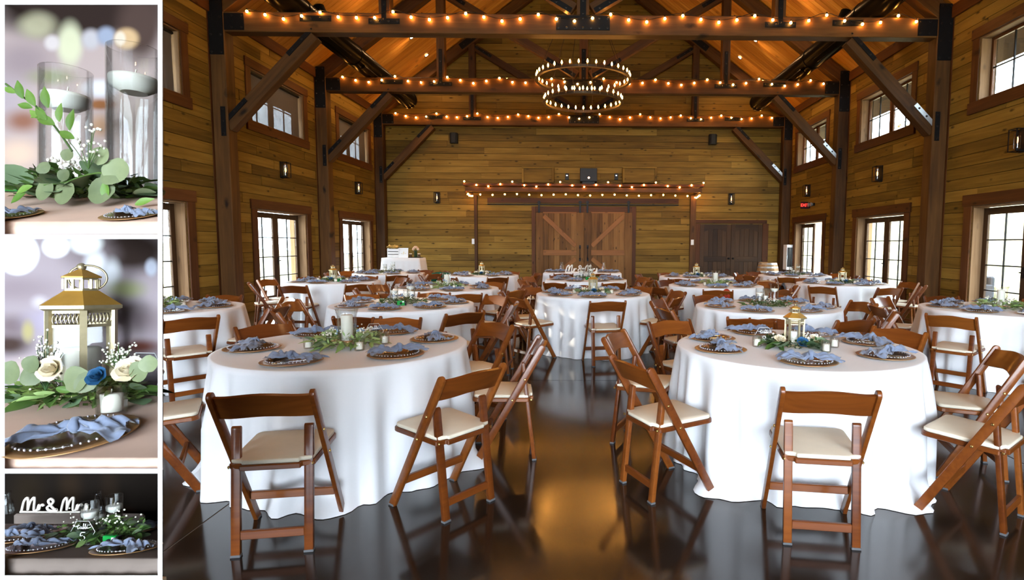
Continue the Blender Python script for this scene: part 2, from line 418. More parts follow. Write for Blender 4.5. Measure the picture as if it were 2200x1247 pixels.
# ------------------------------------------------------------------ french doors and windows
def side_box(parent, name, mat, X, s, d0, d1, y0, y1, z0, z1, vertical=False):
    "board set in a side wall; d is the distance outward from the inner wall plane"
    xa, xb = X - s * d0, X - s * d1; x0, x1 = min(xa, xb), max(xa, xb)
    dims = (x1 - x0, y1 - y0, z1 - z0); c = Vector(((x0 + x1)/2, (y0 + y1)/2, (z0 + z1)/2))
    if dims[2] >= dims[1]: M = T(*c) @ RY(-PI/2); l, a, b = dims[2], dims[1], dims[0]
    else: M = T(*c) @ RZ(PI/2); l, a, b = dims[1], dims[0], dims[2]
    me = MB().box(-l/2, l/2, -a/2, a/2, -b/2, b/2).mesh(name, mat, bevel=min(.004, a/6, b/6))
    return ob(name, me, parent, M, world=True)
def leaf(parent, X, s, d, y0, y1, z0, z1, mat, stile, top, bot, cols, rows, pivot=None, ang=0, th=.045, knob=None):
    lf = side_box(parent, 'leaf_stile', mat, X, s, d, d + th, y0, y0 + stile, z0, z1)
    root = lf
    kids = [side_box(root, 'stile', mat, X, s, d, d + th, y1 - stile, y1, z0, z1),
            side_box(root, 'rail', mat, X, s, d, d + th, y0 + stile, y1 - stile, z1 - top, z1),
            side_box(root, 'rail', mat, X, s, d, d + th, y0 + stile, y1 - stile, z0, z0 + bot)]
    gy0, gy1, gz0, gz1 = y0 + stile, y1 - stile, z0 + bot, z1 - top
    cw, ch = (gy1 - gy0) / cols, (gz1 - gz0) / rows
    for i in range(cols):
        for j in range(rows):
            side_box(root, 'pane', GLASS, X, s, d + th*.45, d + th*.6, gy0 + i*cw + .004, gy0 + (i+1)*cw - .004, gz0 + j*ch + .004, gz0 + (j+1)*ch - .004)
    for i in range(1, cols): side_box(root, 'muntin', STEEL, X, s, d + .008, d + th - .008, gy0 + i*cw - .009, gy0 + i*cw + .009, gz0, gz1)
    for j in range(1, rows): side_box(root, 'muntin', STEEL, X, s, d + .006, d + th - .01, gy0, gy1, gz0 + j*ch - .011, gz0 + j*ch + .011)
    if knob is not None:
        k = MB().cyl((X - s*d, knob, 1.02), (X - s*(d - .05), knob, 1.02), .012).box(*sorted((X - s*(d-.045), X - s*(d-.06))), knob - .10, knob + .012, 1.01, 1.03)
        k.box(*sorted((X - s*d, X - s*(d-.008))), knob - .025, knob + .025, .93, 1.11)
        ob('handle', k.mesh('handle', STEEL), root, I4, world=True)
    if ang:
        P = T(*pivot) @ RZ(ang) @ T(*(-Vector(pivot)))
        M = P @ WM[root.name]; root.matrix_basis = WM[parent.name].inverted() @ M
    return root
nd = 0
for s, X in ((1, XL), (-1, XR)):
    for k, yc in enumerate(DOORY):
        nd += 1
        r = tag(ob('door_%d' % nd, None, None, T(X, yc, 0)), None, None, kind='structure')
        for a, b in ((yc - DW - .2, yc - DW), (yc + DW, yc + DW + .2)): side_box(r, 'side_casing', TRIMW, X, s, -.055, -.0225, a, b, 0, DH)
        side_box(r, 'header_casing', TRIMW, X, s, -.065, -.0225, yc - DW - .23, yc + DW + .23, DH, DH + .20)
        for a, b in ((yc - DW, yc - DW + .03), (yc + DW - .03, yc + DW)): side_box(r, 'jamb', JAMBW, X, s, -.02, .24, a, b, 0, DH - .03)
        side_box(r, 'jamb', JAMBW, X, s, -.02, .24, yc - DW, yc + DW, DH - .03, DH)
        y0, y1 = yc - DW + .03, yc + DW - .03
        d = .16
        if nd == 6:
            leaf(r, X, s, d, yc + .005, y1, .012, DH - .04, SASHW, .11, .12, .22, 2, 4, knob=yc + .06)
            leaf(r, X, s, d, y0, yc - .005, .012, DH - .04, SASHW, .11, .12, .22, 2, 4, pivot=(X + d + .04, y0, 0), ang=R_(-97))
        else:
            leaf(r, X, s, d, yc + .004, y1, .012, DH - .04, SASHW, .11, .12, .22, 2, 4, knob=yc + .06)
            leaf(r, X, s, d, y0, yc - .004, .012, DH - .04, SASHW, .11, .12, .22, 2, 4)
        # clerestory window above
        r = tag(ob('window_%d' % nd, None, None, T(X, yc, WZ0)), None, None, kind='structure')
        side_box(r, 'header_casing', TRIMW, X, s, -.06, -.0225, yc - WW - .2, yc + WW + .2, WZ1, WZ1 + .18)
        side_box(r, 'sill_casing', TRIMW, X, s, -.07, -.0225, yc - WW - .2, yc + WW + .2, WZ0 - .2, WZ0)
        for a, b in ((yc - WW - .18, yc - WW), (yc + WW, yc + WW + .18)): side_box(r, 'side_casing', TRIMW, X, s, -.05, -.0225, a, b, WZ0, WZ1)
        for a, b in ((yc - WW, yc - WW + .025), (yc + WW - .025, yc + WW)): side_box(r, 'jamb', JAMBW, X, s, -.02, .24, a, b, WZ0 + .025, WZ1 - .025)
        for a, b in ((WZ0, WZ0 + .025), (WZ1 - .025, WZ1)): side_box(r, 'jamb', JAMBW, X, s, -.02, .24, yc - WW, yc + WW, a, b)
        for a, b in ((yc - WW + .025, yc - .03), (yc + .03, yc + WW - .025)):
            leaf(r, X, s, .15, a, b, WZ0 + .025, WZ1 - .025, TRIMW if s < 0 else SASHW, .055, .05, .06, 2, 2)
        side_box(r, 'mullion', TRIMW if s < 0 else SASHW, X, s, .13, .21, yc - .03, yc + .03, WZ0 + .025, WZ1 - .025)
def shademat():
    m, nt, p = newmat('solar_shade'); L = nt.links.new; o = nt.nodes['Material Output']
    p.inputs['Base Color'].default_value = (.10, .085, .075, 1); p.inputs['Roughness'].default_value = .9
    tr = N(nt, 'BsdfTransparent'); tr.inputs[0].default_value = (.9, .9, .92, 1)
    g = N(nt, 'NewGeometry'); wv = N(nt, 'TexNoise'); wv.inputs['Scale'].default_value = 9; wv.inputs['Distortion'].default_value = 1.5; L(g.outputs['Position'], wv.inputs['Vector'])
    mr = N(nt, 'MapRange'); mr.inputs[1].default_value = .3; mr.inputs[2].default_value = .7; mr.inputs[3].default_value = .025; mr.inputs[4].default_value = .055; L(wv.outputs['Fac'], mr.inputs[0])
    mx = N(nt, 'MixShader'); L(mr.outputs[0], mx.inputs[0]); L(p.outputs[0], mx.inputs[1]); L(tr.outputs[0], mx.inputs[2]); L(mx.outputs[0], o.inputs[0])
    return m
SHADE = shademat()
for yc, nm in zip(DOORY, ('nearest the added white display case', 'over the middle left door', 'over the far left door')):
    t = thing('roller_shade', 'grey mesh roller shade pulled down in the window ' + nm, 'roller shade', (XL, yc, WZ1))
    P = [[Vector((XL - .07 + .004 * math.sin(i * .9 + j), yc - WW + .055 + (2*WW - .115) * i / 24, WZ1 - .05 - (WZ1 - WZ0 - .085) * j / 6)) for j in range(7)] for i in range(25)]
    ob('fabric', MB().grid(P).mesh('fabric', SHADE), t, I4, world=True)
    ob('roller', MB().cyl((XL - .07, yc - WW + .04, WZ1 - .06), (XL - .07, yc + WW - .04, WZ1 - .06), .028, n=12).mesh('roller', STEEL), t, I4, world=True)
    ob('hem_bar', MB().box(XL - .078, XL - .062, yc - WW + .05, yc + WW - .055, WZ0 + .03, WZ0 + .05).mesh('hem_bar', STEEL), t, I4, world=True)

# ------------------------------------------------------------------ timber posts and trusses
def plate(parent, x0, x1, z0, z1, y, th=.012, nx=2, nz=2, mat=STEEL, inset=.045):
    pl = ob('steel_plate', MB().box(-(x1-x0)/2, (x1-x0)/2, -th, 0, -(z1-z0)/2, (z1-z0)/2).mesh('steel_plate', mat, bevel=.002), parent, T((x0+x1)/2, y, (z0+z1)/2), world=True)
    for i in range(nx):
        for j in range(nz):
            fx = .5 if nx == 1 else i / (nx - 1); fz = .5 if nz == 1 else j / (nz - 1)
            x = x0 + inset + (x1 - x0 - 2*inset) * fx; z = z0 + inset + (z1 - z0 - 2*inset) * fz
            ob('bolt', BOLT, pl, T(x, y - th, z), world=True)
    return pl
BOLT = MB().lathe([(.021, 0), (.021, .004), (.014, .005), (.014, .016), (.009, .02)], 8, sm=False).mesh('bolt', plain('bolt_head', (.035, .03, .028), rough=.3, metal=.9), M=RX(PI/2))
def diag_plate(parent, p, q, w, y, n, mat=STEEL):
    p, q = Vector((p[0], y - .006, p[1])), Vector((q[0], y - .006, q[1])); L_ = (q - p).length
    M = axes(p, q, (0, 1, 0))
    pl = ob('steel_plate', MB().box(-L_/2, L_/2, -w/2, w/2, -.006, .006).mesh('steel_plate', mat, bevel=.002), parent, M, world=True)
    for i in range(n):
        c = p + (q - p) * ((i + .5) / n)
        ob('bolt', BOLT, pl, T(c.x, y - .012, c.z), world=True)
names = ('nearest', 'middle', 'farthest')
KN = {}
for k, Y in enumerate(BAY):
    PW = .28; yc = Y + .15
    for s, X in ((1, XL), (-1, XR)):
        sd = 'left' if s > 0 else 'right'
        t = thing('timber_post', '%s heavy timber post against the %s wall with black steel plates' % (names[k], sd), 'post', (X + s * .175, yc, 0))
        timber('post', (X + s*.175, yc, 0), (X + s*.175, yc, CH1 + .0), PW, PW, TIMB, t, up=(1, 0, 0), bevel=.012)
        timber('backing_board', (X + s*.029, yc, 0), (X + s*.029, yc, CH1), PW + .08, .01, TRIMW, t, up=(1, 0, 0), bevel=0)
        xa = X + s*.035; xb = X + s*.30
        plate(t, min(xa, xb), max(xa, xb), CH0 - .42, CH1 + .25, yc - PW/2, nx=2, nz=4)
        zk = 3.55
        xk = X + s * .23
        plate(t, xk - .045, xk + .045, zk - .12, zk + .42, yc - PW/2, nx=1, nz=3)
    t = thing('timber_truss', '%s timber roof truss with king post, struts and string lights' % names[k], 'truss', (XC, yc, CH0))
    zc = (CH0 + CH1) / 2; cw = .24; yf = yc - cw/2
    xa, xb = XL + .06, XR - .06
    timber('bottom_chord', (xa, yc, zc), (xb, yc, zc), cw, CH1 - CH0, TIMB, t)
    topz = 10.72
    slope = PITCHR; nrm = math.hypot(1, slope)
    th = .30
    for s in (-1, 1):
        xe = XC + s * 6.9
        zt = lambda x: 11.04 - th/2*nrm - slope * abs(x - XC)
        timber('top_chord', (XC, yc, zt(XC)), (xe, yc, zt(xe)), cw, th, TIMB, t)
        xq = XC + s * 3.68
        zq = zt(xq) - th/2
        timber('queen_post', (xq, yc, CH1), (xq, yc, zq), .21, .21, TIMB, t, up=(1, 0, 0))
        timber('web_strut', (xq - s*.12, yc, zq - .12), (XC + s*.16, yc, CH1 + .12), .19, .21, TIMB, t)
        # knee brace from post to chord
        pk = Vector((XC + s * (6.94 - .26), yc, 3.62)); qk = Vector((XC + s * 5.02, yc, CH0 - .02))
        timber('knee_brace', pk, qk, .20, .24, TIMB, t)
        d = (qk - pk).normalized()
        off = Vector((s*d.z, 0, -s*d.x)) * .085 * (1)
        up_ = Vector((s * abs(d.z), 0, abs(d.x))) * .07
        a = pk + d*.0 + up_; b = pk + d*.62 + up_
        diag_plate(t, (a.x, a.z), (b.x, b.z), .085, yc - .105, 3, GALV if s > 0 else STEEL)
        a = qk - d*.60 + up_; b = qk + d*.18 + up_
        diag_plate(t, (a.x, a.z), (b.x, b.z), .085, yc - .105, 3)
        plate(t, qk.x - .29 - s*.08, qk.x + .29 - s*.08, CH1 - .16, CH1 - .06, yf, nx=4, nz=1)
        plate(t, min(xa, xb) if s < 0 else xb - .62, (xa + .62) if s < 0 else xb, CH0 + .03, CH1 - .03, yf, nx=4, nz=2)
        plate(t, xq - .29, xq + .29, CH0 + .16, CH0 + .26, yf, nx=4, nz=1)
        plate(t, xq - .045, xq + .045, CH0 + .2, CH1 + .72, yf - .002, nx=1, nz=4)
        # plates at the head of the queen post
        ds = Vector((-s * 1, 0, -.61)).normalized()
        diag_plate(t, (xq + ds.x*.15, zq + ds.z*.15 - .02), (xq + ds.x*.75, zq + ds.z*.75 - .02), .09, yc - .10, 3)
        dc = Vector((s * 1, 0, -slope)).normalized()
        diag_plate(t, (xq - dc.x*.45, zt(xq) - dc.z*.45), (xq + dc.x*.45, zt(xq) + dc.z*.45), .2, yf, 3)
        a = Vector((XC + s*.22, 0, CH1 + .08)); b = a + Vector((s, 0, .58)).normalized() * .85
        diag_plate(t, (a.x, a.z), (b.x, b.z), .10, yc - .10, 4)
    timber('king_post', (XC, yc, CH1), (XC, yc, 10.6), .23, .23, TIMB, t, up=(1, 0, 0))
    plate(t, XC - .5, XC + .5, CH0 + .08, CH1 - .02, yf, nx=7, nz=2, th=.014)
    plate(t, XC - .055, XC + .055, CH1 - .02, CH1 + .75, yc - .118, nx=1, nz=4)
# trim along wall tops
n_ = 0
for s, X in ((1, XL), (-1, XR)):
    edges = [4.0] + [v for b in BAY for v in (b, b + .29)]
    for a, b in ((4.0, BAY[0]), (BAY[0] + .29, BAY[1]), (BAY[1] + .29, BAY[2])):
        n_ += 1
        o = timber('trim_%d' % n_, (X + s*.05, a, zroof(X) - .1), (X + s*.05, b, zroof(X) - .1), .05, .24, TRIMW)
        o['kind'] = 'structure'

# ------------------------------------------------------------------ outside
def lawnmat():
    m, nt, p = newmat('lawn'); L = nt.links.new
    g = N(nt, 'NewGeometry'); n = N(nt, 'TexNoise'); n.inputs['Scale'].default_value = 1.4; n.inputs['Detail'].default_value = 7; L(g.outputs['Position'], n.inputs['Vector'])
    ra = N(nt, 'ValToRGB'); e = ra.color_ramp.elements; e[0].position = .35; e[0].color = (.16, .15, .05, 1); e[1].position = .65; e[1].color = (.42, .34, .19, 1)
    L(n.outputs['Fac'], ra.inputs[0]); L(ra.outputs[0], p.inputs['Base Color']); p.inputs['Roughness'].default_value = .95
    return m
LAWN = lawnmat()
G = []
for i in range(41):
    row = []
    for j in range(31):
        x = -60 + 120 * i / 40; y = -60 + 130 * j / 30
        h = -.25 + (max(0, x - 12) * .30 if x > 0 else max(0, -x - 25) * .06) + .25 * noise.noise((x*.2, y*.2, 1))*(1 if abs(x) > 10 else 0)
        row.append(Vector((x, y, min(h, 9))))
    G.append(row)
tag(ob('lawn', MB().grid(G).mesh('lawn', LAWN)), 'dry grassy ground and hillside outside the glass doors', 'ground', kind='stuff')
PAVE = plain('porch_concrete', (.55, .52, .48), rough=.8)
for nm, x0, x1 in (('left', -10.6, XL - .29), ('right', XR + .29, 10.4)):
    tag(ob('porch_slab', MB().box(x0, x1, 2, 21, -.3, -.05).mesh('porch_slab', PAVE, bevel=.01)), 'pale concrete porch slab outside the %s doors' % nm, 'porch')
k = 0
for nm, x in (('left', -10.2), ('right', 10.0)):
    for y, wd in ((11.6, 'nearest'), (15.9, 'middle'), (20.2, 'farthest')):
        timber('porch_post', (x, y, -.05), (x, y, 3.4), .2, .2, JAMBW, None, up=(1, 0, 0)).update() if False else tag(timber('porch_post', (x, y, -.05), (x, y, 3.1), .2, .2, JAMBW, None, up=(1, 0, 0)), '%s square wooden porch post outside the %s glass doors' % (wd, nm), 'post')
BARK = plain('bark', (.16, .12, .09), rough=.9)
def tree(x, y, z, h, col, label, seed):
    rn = random.Random(seed); t = thing('tree', label, 'tree', (x, y, z))
    b = MB(); tips = []
    def grow(p, d, l, r, lev):
        q = p + d * l; b.cyl(p, q, r, r * .65, n=5)
        if lev == 0: tips.append(q); return
        for _ in range(3):
            nd_ = (d + Vector((rn.uniform(-.8, .8), rn.uniform(-.8, .8), rn.uniform(-.1, .5)))).normalized()
            grow(q, nd_, l * .68, r * .6, lev - 1)
    grow(Vector((0, 0, 0)), Vector((0, 0, 1)), h * .32, h * .022, 4)
    ob('trunk', b.mesh('trunk', BARK), t)
    lm = leafmat('tree_leaf', [c * .6 for c in col], col); f = MB()
    for q in tips:
        for _ in range(14):
            c = q + Vector((rn.gauss(0, .35), rn.gauss(0, .35), rn.gauss(0, .3))); a = rn.random() * 6.28; e = .09
            u = Vector((math.cos(a), math.sin(a), rn.uniform(-.6, .6))) * e; v = Vector((-math.sin(a), math.cos(a), rn.uniform(-.6, .6))) * e
            f.add([c - u, c - v, c + u, c + v], ((0, 1, 2, 3),))
    tag(ob('foliage', f.mesh('foliage', lm), t), None, None, kind='stuff')
tree(-19, 22, -.3, 6.5, (.42, .12, .08), 'small red-leaved tree outside the middle left door', 1)
tree(-22, 28, -.3, 7.5, (.30, .38, .12), 'green tree outside the far left door', 2)
tree(-17, 15.5, -.3, 7, (.34, .40, .16), 'pale green tree outside the nearest left door', 3)
tree(17, 27, 1.4, 7, (.45, .34, .16), 'bare straw-coloured tree outside the far right door', 4)
tree(18, 22, 1.5, 7, (.42, .34, .15), 'straw-coloured tree outside the middle right door', 5)
tree(19, 14, 1.8, 7, (.44, .36, .17), 'straw-coloured tree outside the nearest right door', 6)
# dark patio seating outside the right doors
DARKF = plain('dark_wicker', (.03, .035, .045), rough=.6, scale=60, bump=.3)
for y, wd in ((13.6, 'middle'), (9.6, 'nearest')):
    t = thing('patio_bench', 'dark wicker patio bench outside the %s right door' % wd, 'bench', (8.9, y, -.05))
    ob('seat', MB().box(-.35, .35, -.75, .75, .12, .42).mesh('seat', DARKF, bevel=.03), t)
    ob('backrest', MB().box(.28, .42, -.75, .75, .12, .80).mesh('backrest', DARKF, bevel=.03), t)
    for e in (-.72, .72): ob('armrest', MB().box(-.35, .35, e - .08, e + .08, .12, .62).mesh('armrest', DARKF, bevel=.03), t)
    for a in (-.3, .3):
        for e in (-.7, .7): ob('leg', MB().box(a - .03, a + .03, e - .03, e + .03, 0, .13).mesh('leg', STEEL), t)
t = thing('adirondack_chair', 'pale slatted garden chair on the porch outside the nearest left door', 'chair', (-8.6, 9.9, -.05), R_(250))
GREYW = plain('weathered_wood', (.20, .21, .17), rough=.8)
for i in range(5): ob('back_slat', MB().beam((-.22 + .11*i, -.15, .30), (-.26 + .13*i, -.48, 1.0 - .04*abs(i-2)), .09, .02, (0, 1, .4)).mesh('back_slat', GREYW), t)
for i in range(4): ob('seat_slat', MB().beam((-.27, .32 - .12*i, .38 - .03*i), (.27, .32 - .12*i, .38 - .03*i), .1, .02).mesh('seat_slat', GREYW), t)
for e in (-.3, .3):
    ob('leg', MB().box(e - .03, e + .03, .28, .36, 0, .55).mesh('leg', GREYW), t); ob('leg', MB().beam((e, .35, .33), (e, -.55, .02), .04, .1).mesh('leg', GREYW), t)
    ob('armrest', MB().beam((e*1.1, .42, .56), (e*1.1, -.35, .56), .12, .025).mesh('armrest', GREYW), t)
# ------------------------------------------------------------------ back wall joinery
YW = YB - PT
def bp(px, py, Y): p = onY(px, py, Y); return p.x, p.z
def wb(parent, name, mat, px0, px1, py0, py1, Y0, Y1, vert=None, bevel=.004, z0=None):
    "board on the back wall given by photo extent at its front face Y0"
    xa, zt = bp(px0, py0, Y0); xb, zb = bp(px1, py1, Y0)
    if z0 is not None: zb = z0
    lx, lz = xb - xa, zt - zb; c = ((xa + xb)/2, (Y0 + Y1)/2, (zt + zb)/2)
    v = lz > lx if vert is None else vert
    if v: M = T(*c) @ RY(-PI/2); me = MB().box(-lz/2, lz/2, (Y0-Y1)/2, (Y1-Y0)/2, -lx/2, lx/2).mesh(name, mat, bevel=bevel)
    else: M = T(*c); me = MB().box(-lx/2, lx/2, (Y0-Y1)/2, (Y1-Y0)/2, -lz/2, lz/2).mesh(name, mat, bevel=bevel)
    return ob(name, me, parent, M, world=True)
# canopy shelf over the sliding doors
YCN = 18.45
t = thing('timber_canopy', 'stained timber canopy shelf over the sliding barn doors carrying two rows of bulbs', 'shelf', (XC, YW, 3.0))
wb(t, 'cap_board', TRIMW, 994, 1513, 393.5, 402, YCN, YW)
wb(t, 'fascia', TIMB, 999, 1508, 402, 414, YCN + .02, YCN + .10)
for px in (999, 1504): wb(t, 'end_board', TIMB, px, px + 4, 402, 414, YCN + .1, YW)
for px in (1018, 1484): wb(t, 'support_post', TIMB, px, px + 8.5, 420, 600, YW - .11, YW, z0=0)
zcan = bp(1250, 414, YCN)[1]; zcap = bp(1250, 393.5, YCN)[1]
# sliding door track
t = thing('door_track', 'black steel sliding door track on a stained header board above barn doors', 'track', (XC, YW, 2.8))
wb(t, 'header_board', TRIMW, 1047, 1458, 425, 438, YW - .05, YW)
wb(t, 'rail', STEEL, 1047, 1458, 437.5, 442, YW - .12, YW - .09)
r = tag(ob('door_7', None, None, T(XC - .1, YW, 0)), None, None, kind='structure')
for a, b in ((1142, 1151), (1358, 1365)): wb(r, 'side_casing', TRIMW, a, b, 444, 600, YW - .06, YW, z0=0)
wb(r, 'header_casing', TRIMW, 1150, 1254, 443.5, 457, YW - .04, YW); wb(r, 'header_casing', TRIMW, 1254, 1359, 443.5, 457, YW - .04, YW)
for nm, e in (('left', 1), ('right', -1)):
    mir = (lambda x: x) if e > 0 else (lambda x: 2508.5 - x)
    def wbm(parent, name, mat, a, b, y0, y1, Y0, Y1, **k):
        a, b = sorted((mir(a), mir(b))); return wb(parent, name, mat, a, b, y0, y1, Y0, Y1, **k)
    t = thing('barn_door', '%s sliding barn door leaf of knotty vertical planks with diagonal braces' % nm, 'door', (bp(mir(1203), 500, YW)[0], YW - .1, .02))
    Y0, Y1 = YW - .09, YW - .055
    pe = [1166 + 12.1 * i for i in range(7)]
    for i in range(6): wbm(t, 'plank', DOORW, pe[i] + .2, pe[i+1] - .2, 458, 600, Y0, Y1, z0=.03)
    wbm(t, 'stile', DOORW, 1151.5, 1166.5, 457, 600, Y0 - .03, Y1, z0=.02); wbm(t, 'stile', DOORW, 1238.5, 1253.8, 457, 600, Y0 - .03, Y1, z0=.02)
    wbm(t, 'top_rail', BRACEW, 1166.5, 1238.5, 455.5, 459, Y0 - .025, Y0)
    wbm(t, 'mid_rail', BRACEW, 1166.5, 1238.5, 537.5, 549.5, Y0 - .03, Y0)
    wbm(t, 'bottom_rail', BRACEW, 1166.5, 1238.5, 612, 622, Y0 - .03, Y0, z0=.03)
    for (xa, ya), (xb, yb) in (((1168, 464), (1237, 529)), ((1237, 556), (1170, 612))):
        p = onY(mir(xa), ya, Y0 - .014); q = onY(mir(xb), yb, Y0 - .014)
        timber('brace', p, q, .026, .15, BRACEW, t, bevel=.004)
    for x in (1158, 1246.5):
        wbm(t, 'hanger_strap', STEEL, x - 2, x + 2, 436, 457.5, YW - .135, YW - .12, vert=False)
        c = onY(mir(x), 435, YW - .13); ob('hanger_wheel', MB().cyl((0, 0, 0), (0, .03, 0), .055, n=14).mesh('hanger_wheel', STEEL), t, T(*c), world=True)
    p = onY(mir(1246), 531, Y0 - .03); q = onY(mir(1246), 558, Y0 - .03)
    h = MB(); h.tube([p, p + Vector((0, -.05, -.03)), q + Vector((0, -.05, .03)), q], .012, 8)
    for c in (p, q): h.box(c.x - .03, c.x + .03, c.y - .006, c.y, c.z - .06, c.z + .06)
    ob('pull_handle', h.mesh('pull_handle', STEEL), t, I4, world=True)
# arched double door
r = tag(ob('door_8', None, None, T(bp(1572, 500, YW)[0], YW, 0)), None, None, kind='structure')
wb(r, 'header_casing', TRIMW, 1494, 1648, 472.5, 481, YW - .06, YW)
for a, b in ((1494, 1503), (1639, 1648)): wb(r, 'side_casing', TRIMW, a, b, 481, 600, YW - .05, YW, z0=0)
for a, b, e in ((1504, 1570.5, 1), (1571, 1638, -1)):
    x0, z1 = bp(a, 482, YW - .03); x1, _ = bp(b, 482, YW - .03)
    lf = ob('leaf_core', MB().box(x0, x1, YW - .03, YW, .01, z1).mesh('leaf_core', ARCHW), r, I4, world=True)
    st = .14
    for u, v in ((x0, x0 + st), (x1 - st, x1)): timber('stile', ((u+v)/2, YW - .045, .01), ((u+v)/2, YW - .045, z1), st, .03, ARCHW, lf, up=(0, 1, 0), bevel=.004)
    for u, v in ((.01, .25), (.86, 1.04)): timber('rail', (x0 + st, YW - .045, (u+v)/2), (x1 - st, YW - .045, (u+v)/2), .03, v - u, ARCHW, lf, bevel=.004)
    m = 12; top = []
    for i in range(m + 1):
        f = i / m; top.append((x0 + st + (x1 - x0 - 2*st) * f, z1 - .26 + .12 * math.sin(PI * f)))
    poly = [(x1 - st, z1 - .01), (x0 + st, z1 - .01)] + top
    ob('arched_rail', MB().prism([(x, z) for x, z in poly], 0, .03).mesh('arched_rail', ARCHW), lf, T(0, YW - .03, 0) @ RX(PI/2), world=True)
    for zz0, zz1 in ((.25, .86), (1.04, z1 - .16)):
        nb = 5; ww = (x1 - x0 - 2*st) / nb
        for i in range(nb):
            xx = x0 + st + ww * (i + .5); timber('panel_board', (xx, YW - .037, zz0), (xx, YW - .037, zz1), ww - .006, .014, ARCHW, lf, up=(0, 1, 0), bevel=.003)
    kx = x1 - .07 if e > 0 else x0 + .07
    ob('door_knob', MB().lathe([(.03, 0), (.03, .01), (.012, .015), (.012, .04), (.03, .05), (.032, .07), (.02, .085)], 12).mesh('door_knob', STEEL), lf, T(kx, YW - .06, .97) @ RX(PI/2), world=True)
# framed boxes above the canopy
n_ += 1
for nm, a, b in (('left', 1121, 1190), ('right', 1338, 1411)):
    t = thing('wall_box', 'shallow plank-faced box framed on the back wall above the canopy, %s of the projector' % nm, 'wall box', (bp((a+b)/2, 390, YW)[0], YW, zcap))
    wb(t, 'top_frame', PLANK, a, b, 358.5, 362, YW - .34, YW)
    for u in (a, b - 4): wb(t, 'side_frame', PLANK, u, u + 4, 362, 393, YW - .34, YW)
    wb(t, 'panel', PLANK, a + 4, b - 4, 362, 393, YW - .30, YW, vert=False)
t = thing('projector', 'black boxy projector on the timber canopy with a small glowing lens', 'projector', onY(1264, 392, 19.2))
c = onY(1264, 393, 19.1); x0, zt = bp(1246, 361, 18.9); x1, _ = bp(1283, 361, 18.9)
BLKP = plain('black_plastic', (.012, .012, .012), rough=.5)
ob('housing', MB().box(x0, x1, 18.9, 19.4, zcap + .1, zt).mesh('housing', BLKP, bevel=.012), t, I4, world=True)
ob('base', MB().box(x0 + .08, x1 - .08, 18.95, 19.35, zcap, zcap + .1).mesh('base', BLKP), t, I4, world=True)
lc = onY(1265, 382, 18.89); ob('lens', MB().cyl(lc + Vector((0, .02, 0)), lc, .035, n=12).mesh('lens', emit('projector_lamp', (1, .62, .4), 3)), t, I4, world=True)
for nm, px in (('left', 1218), ('right', 1324)):
    c = onY(px, 380, YW - .02)
    t = thing('outlet_box', 'small dark outlet box on back wall %s of the projector' % nm, 'outlet', (c.x, YW, c.z))
    ob('box', MB().box(-.06, .06, -.04, 0, -.11, .11).mesh('box', BLKP, bevel=.006), t); ob('socket', MB().box(-.025, .025, -.048, -.04, .02, .06).mesh('socket', GALV), t)
for nm, px in (('left', 1015.5), ('right', 1487.5)):
    c = onY(px, 519 if nm == 'left' else 521, YW - .12)
    t = thing('switch_plate', 'small white switch plate on the %s canopy support post' % nm, 'switch', (c.x, YW - .11 if nm == 'right' else YW, c.z))
    ob('plate', MB().box(-.05, .05, -.012, 0, -.09, .09).mesh('plate', WHITEP, bevel=.004), t); ob('toggle', MB().box(-.015, .015, -.03, -.012, -.02, .03).mesh('toggle', WHITEP), t)
for nm, px, py in (('left', 975, 297), ('right', 1531.5, 300)):
    c = onY(px, py, YW - .12)
    t = thing('wall_speaker', 'black wall speaker mounted high on the %s of the back wall' % nm, 'speaker', (c.x, YW - .12, c.z))
    ob('cabinet', MB().prism([(-.13, .08), (-.13, -.04), (-.07, -.1), (.07, -.1), (.13, -.04), (.13, .08)], -.17, .17).mesh('cabinet', BLKP, bevel=.008), t)
    ob('grille', MB().prism([(-.06, -.1), (-.055, -.112), (.055, -.112), (.06, -.1)], -.15, .15).mesh('grille', plain('speaker_grille', (.02, .02, .02), rough=.8, scale=200, bump=.4)), t)
    ob('bracket', MB().box(-.03, .03, .08, .12, -.05, .05).mesh('bracket', STEEL), t)

# ------------------------------------------------------------------ lamps
AMBER = emit('filament', (1.0, .45, .12), 5)
SG = glass('sconce_glass', (.9, .85, .75), .06)
def sconce(M, label, frame=True):
    t = tag(ob('wall_sconce', None, None, M), label, 'wall lamp', 'black lantern sconces')
    ob('back_plate', MB().box(-.06, .06, -.02, 0, -.19, .19).mesh('back_plate', STEEL, bevel=.004), t)
    b = MB()
    for x in (-.085, .085):
        for y in (-.17, -.02): b.box(x - .007, x + .007, y - .007, y + .007, -.17, .17)
    for z in (-.17, .17):
        for y in (-.17, -.02): b.box(-.092, .092, y - .007, y + .007, z - .007, z + .007)
        for x in (-.085, .085): b.box(x - .007, x + .007, -.17, -.02, z - .007, z + .007)
    ob('frame', b.mesh('frame', STEEL), t)
    ob('glass_shade', MB().lathe([(.05, -.12), (.05, .12)], 12, (0, -.095, 0), cap0=False, cap1=False).mesh('glass_shade', SG), t)
    ob('socket', MB().cyl((0, -.095, -.15), (0, -.095, -.05), .018, n=8).box(-.02, .02, -.1, 0, -.16, -.14).mesh('socket', STEEL), t)
    ob('bulb', MB().lathe([(.008, -.05), (.018, -.02), (.018, .03), (.006, .055)], 8, (0, -.095, 0)).mesh('bulb', AMBER), t)
for s, X, nm in ((1, XL, 'left'), (-1, XR, 'right')):
    for k, yc in enumerate(DOORY):
        sconce(T(X + s * PT, yc, 3.1) @ RZ(PI/2 * s), 'black lantern sconce on the %s wall above the %s glass door' % (nm, ('nearest', 'middle', 'far')[k]))
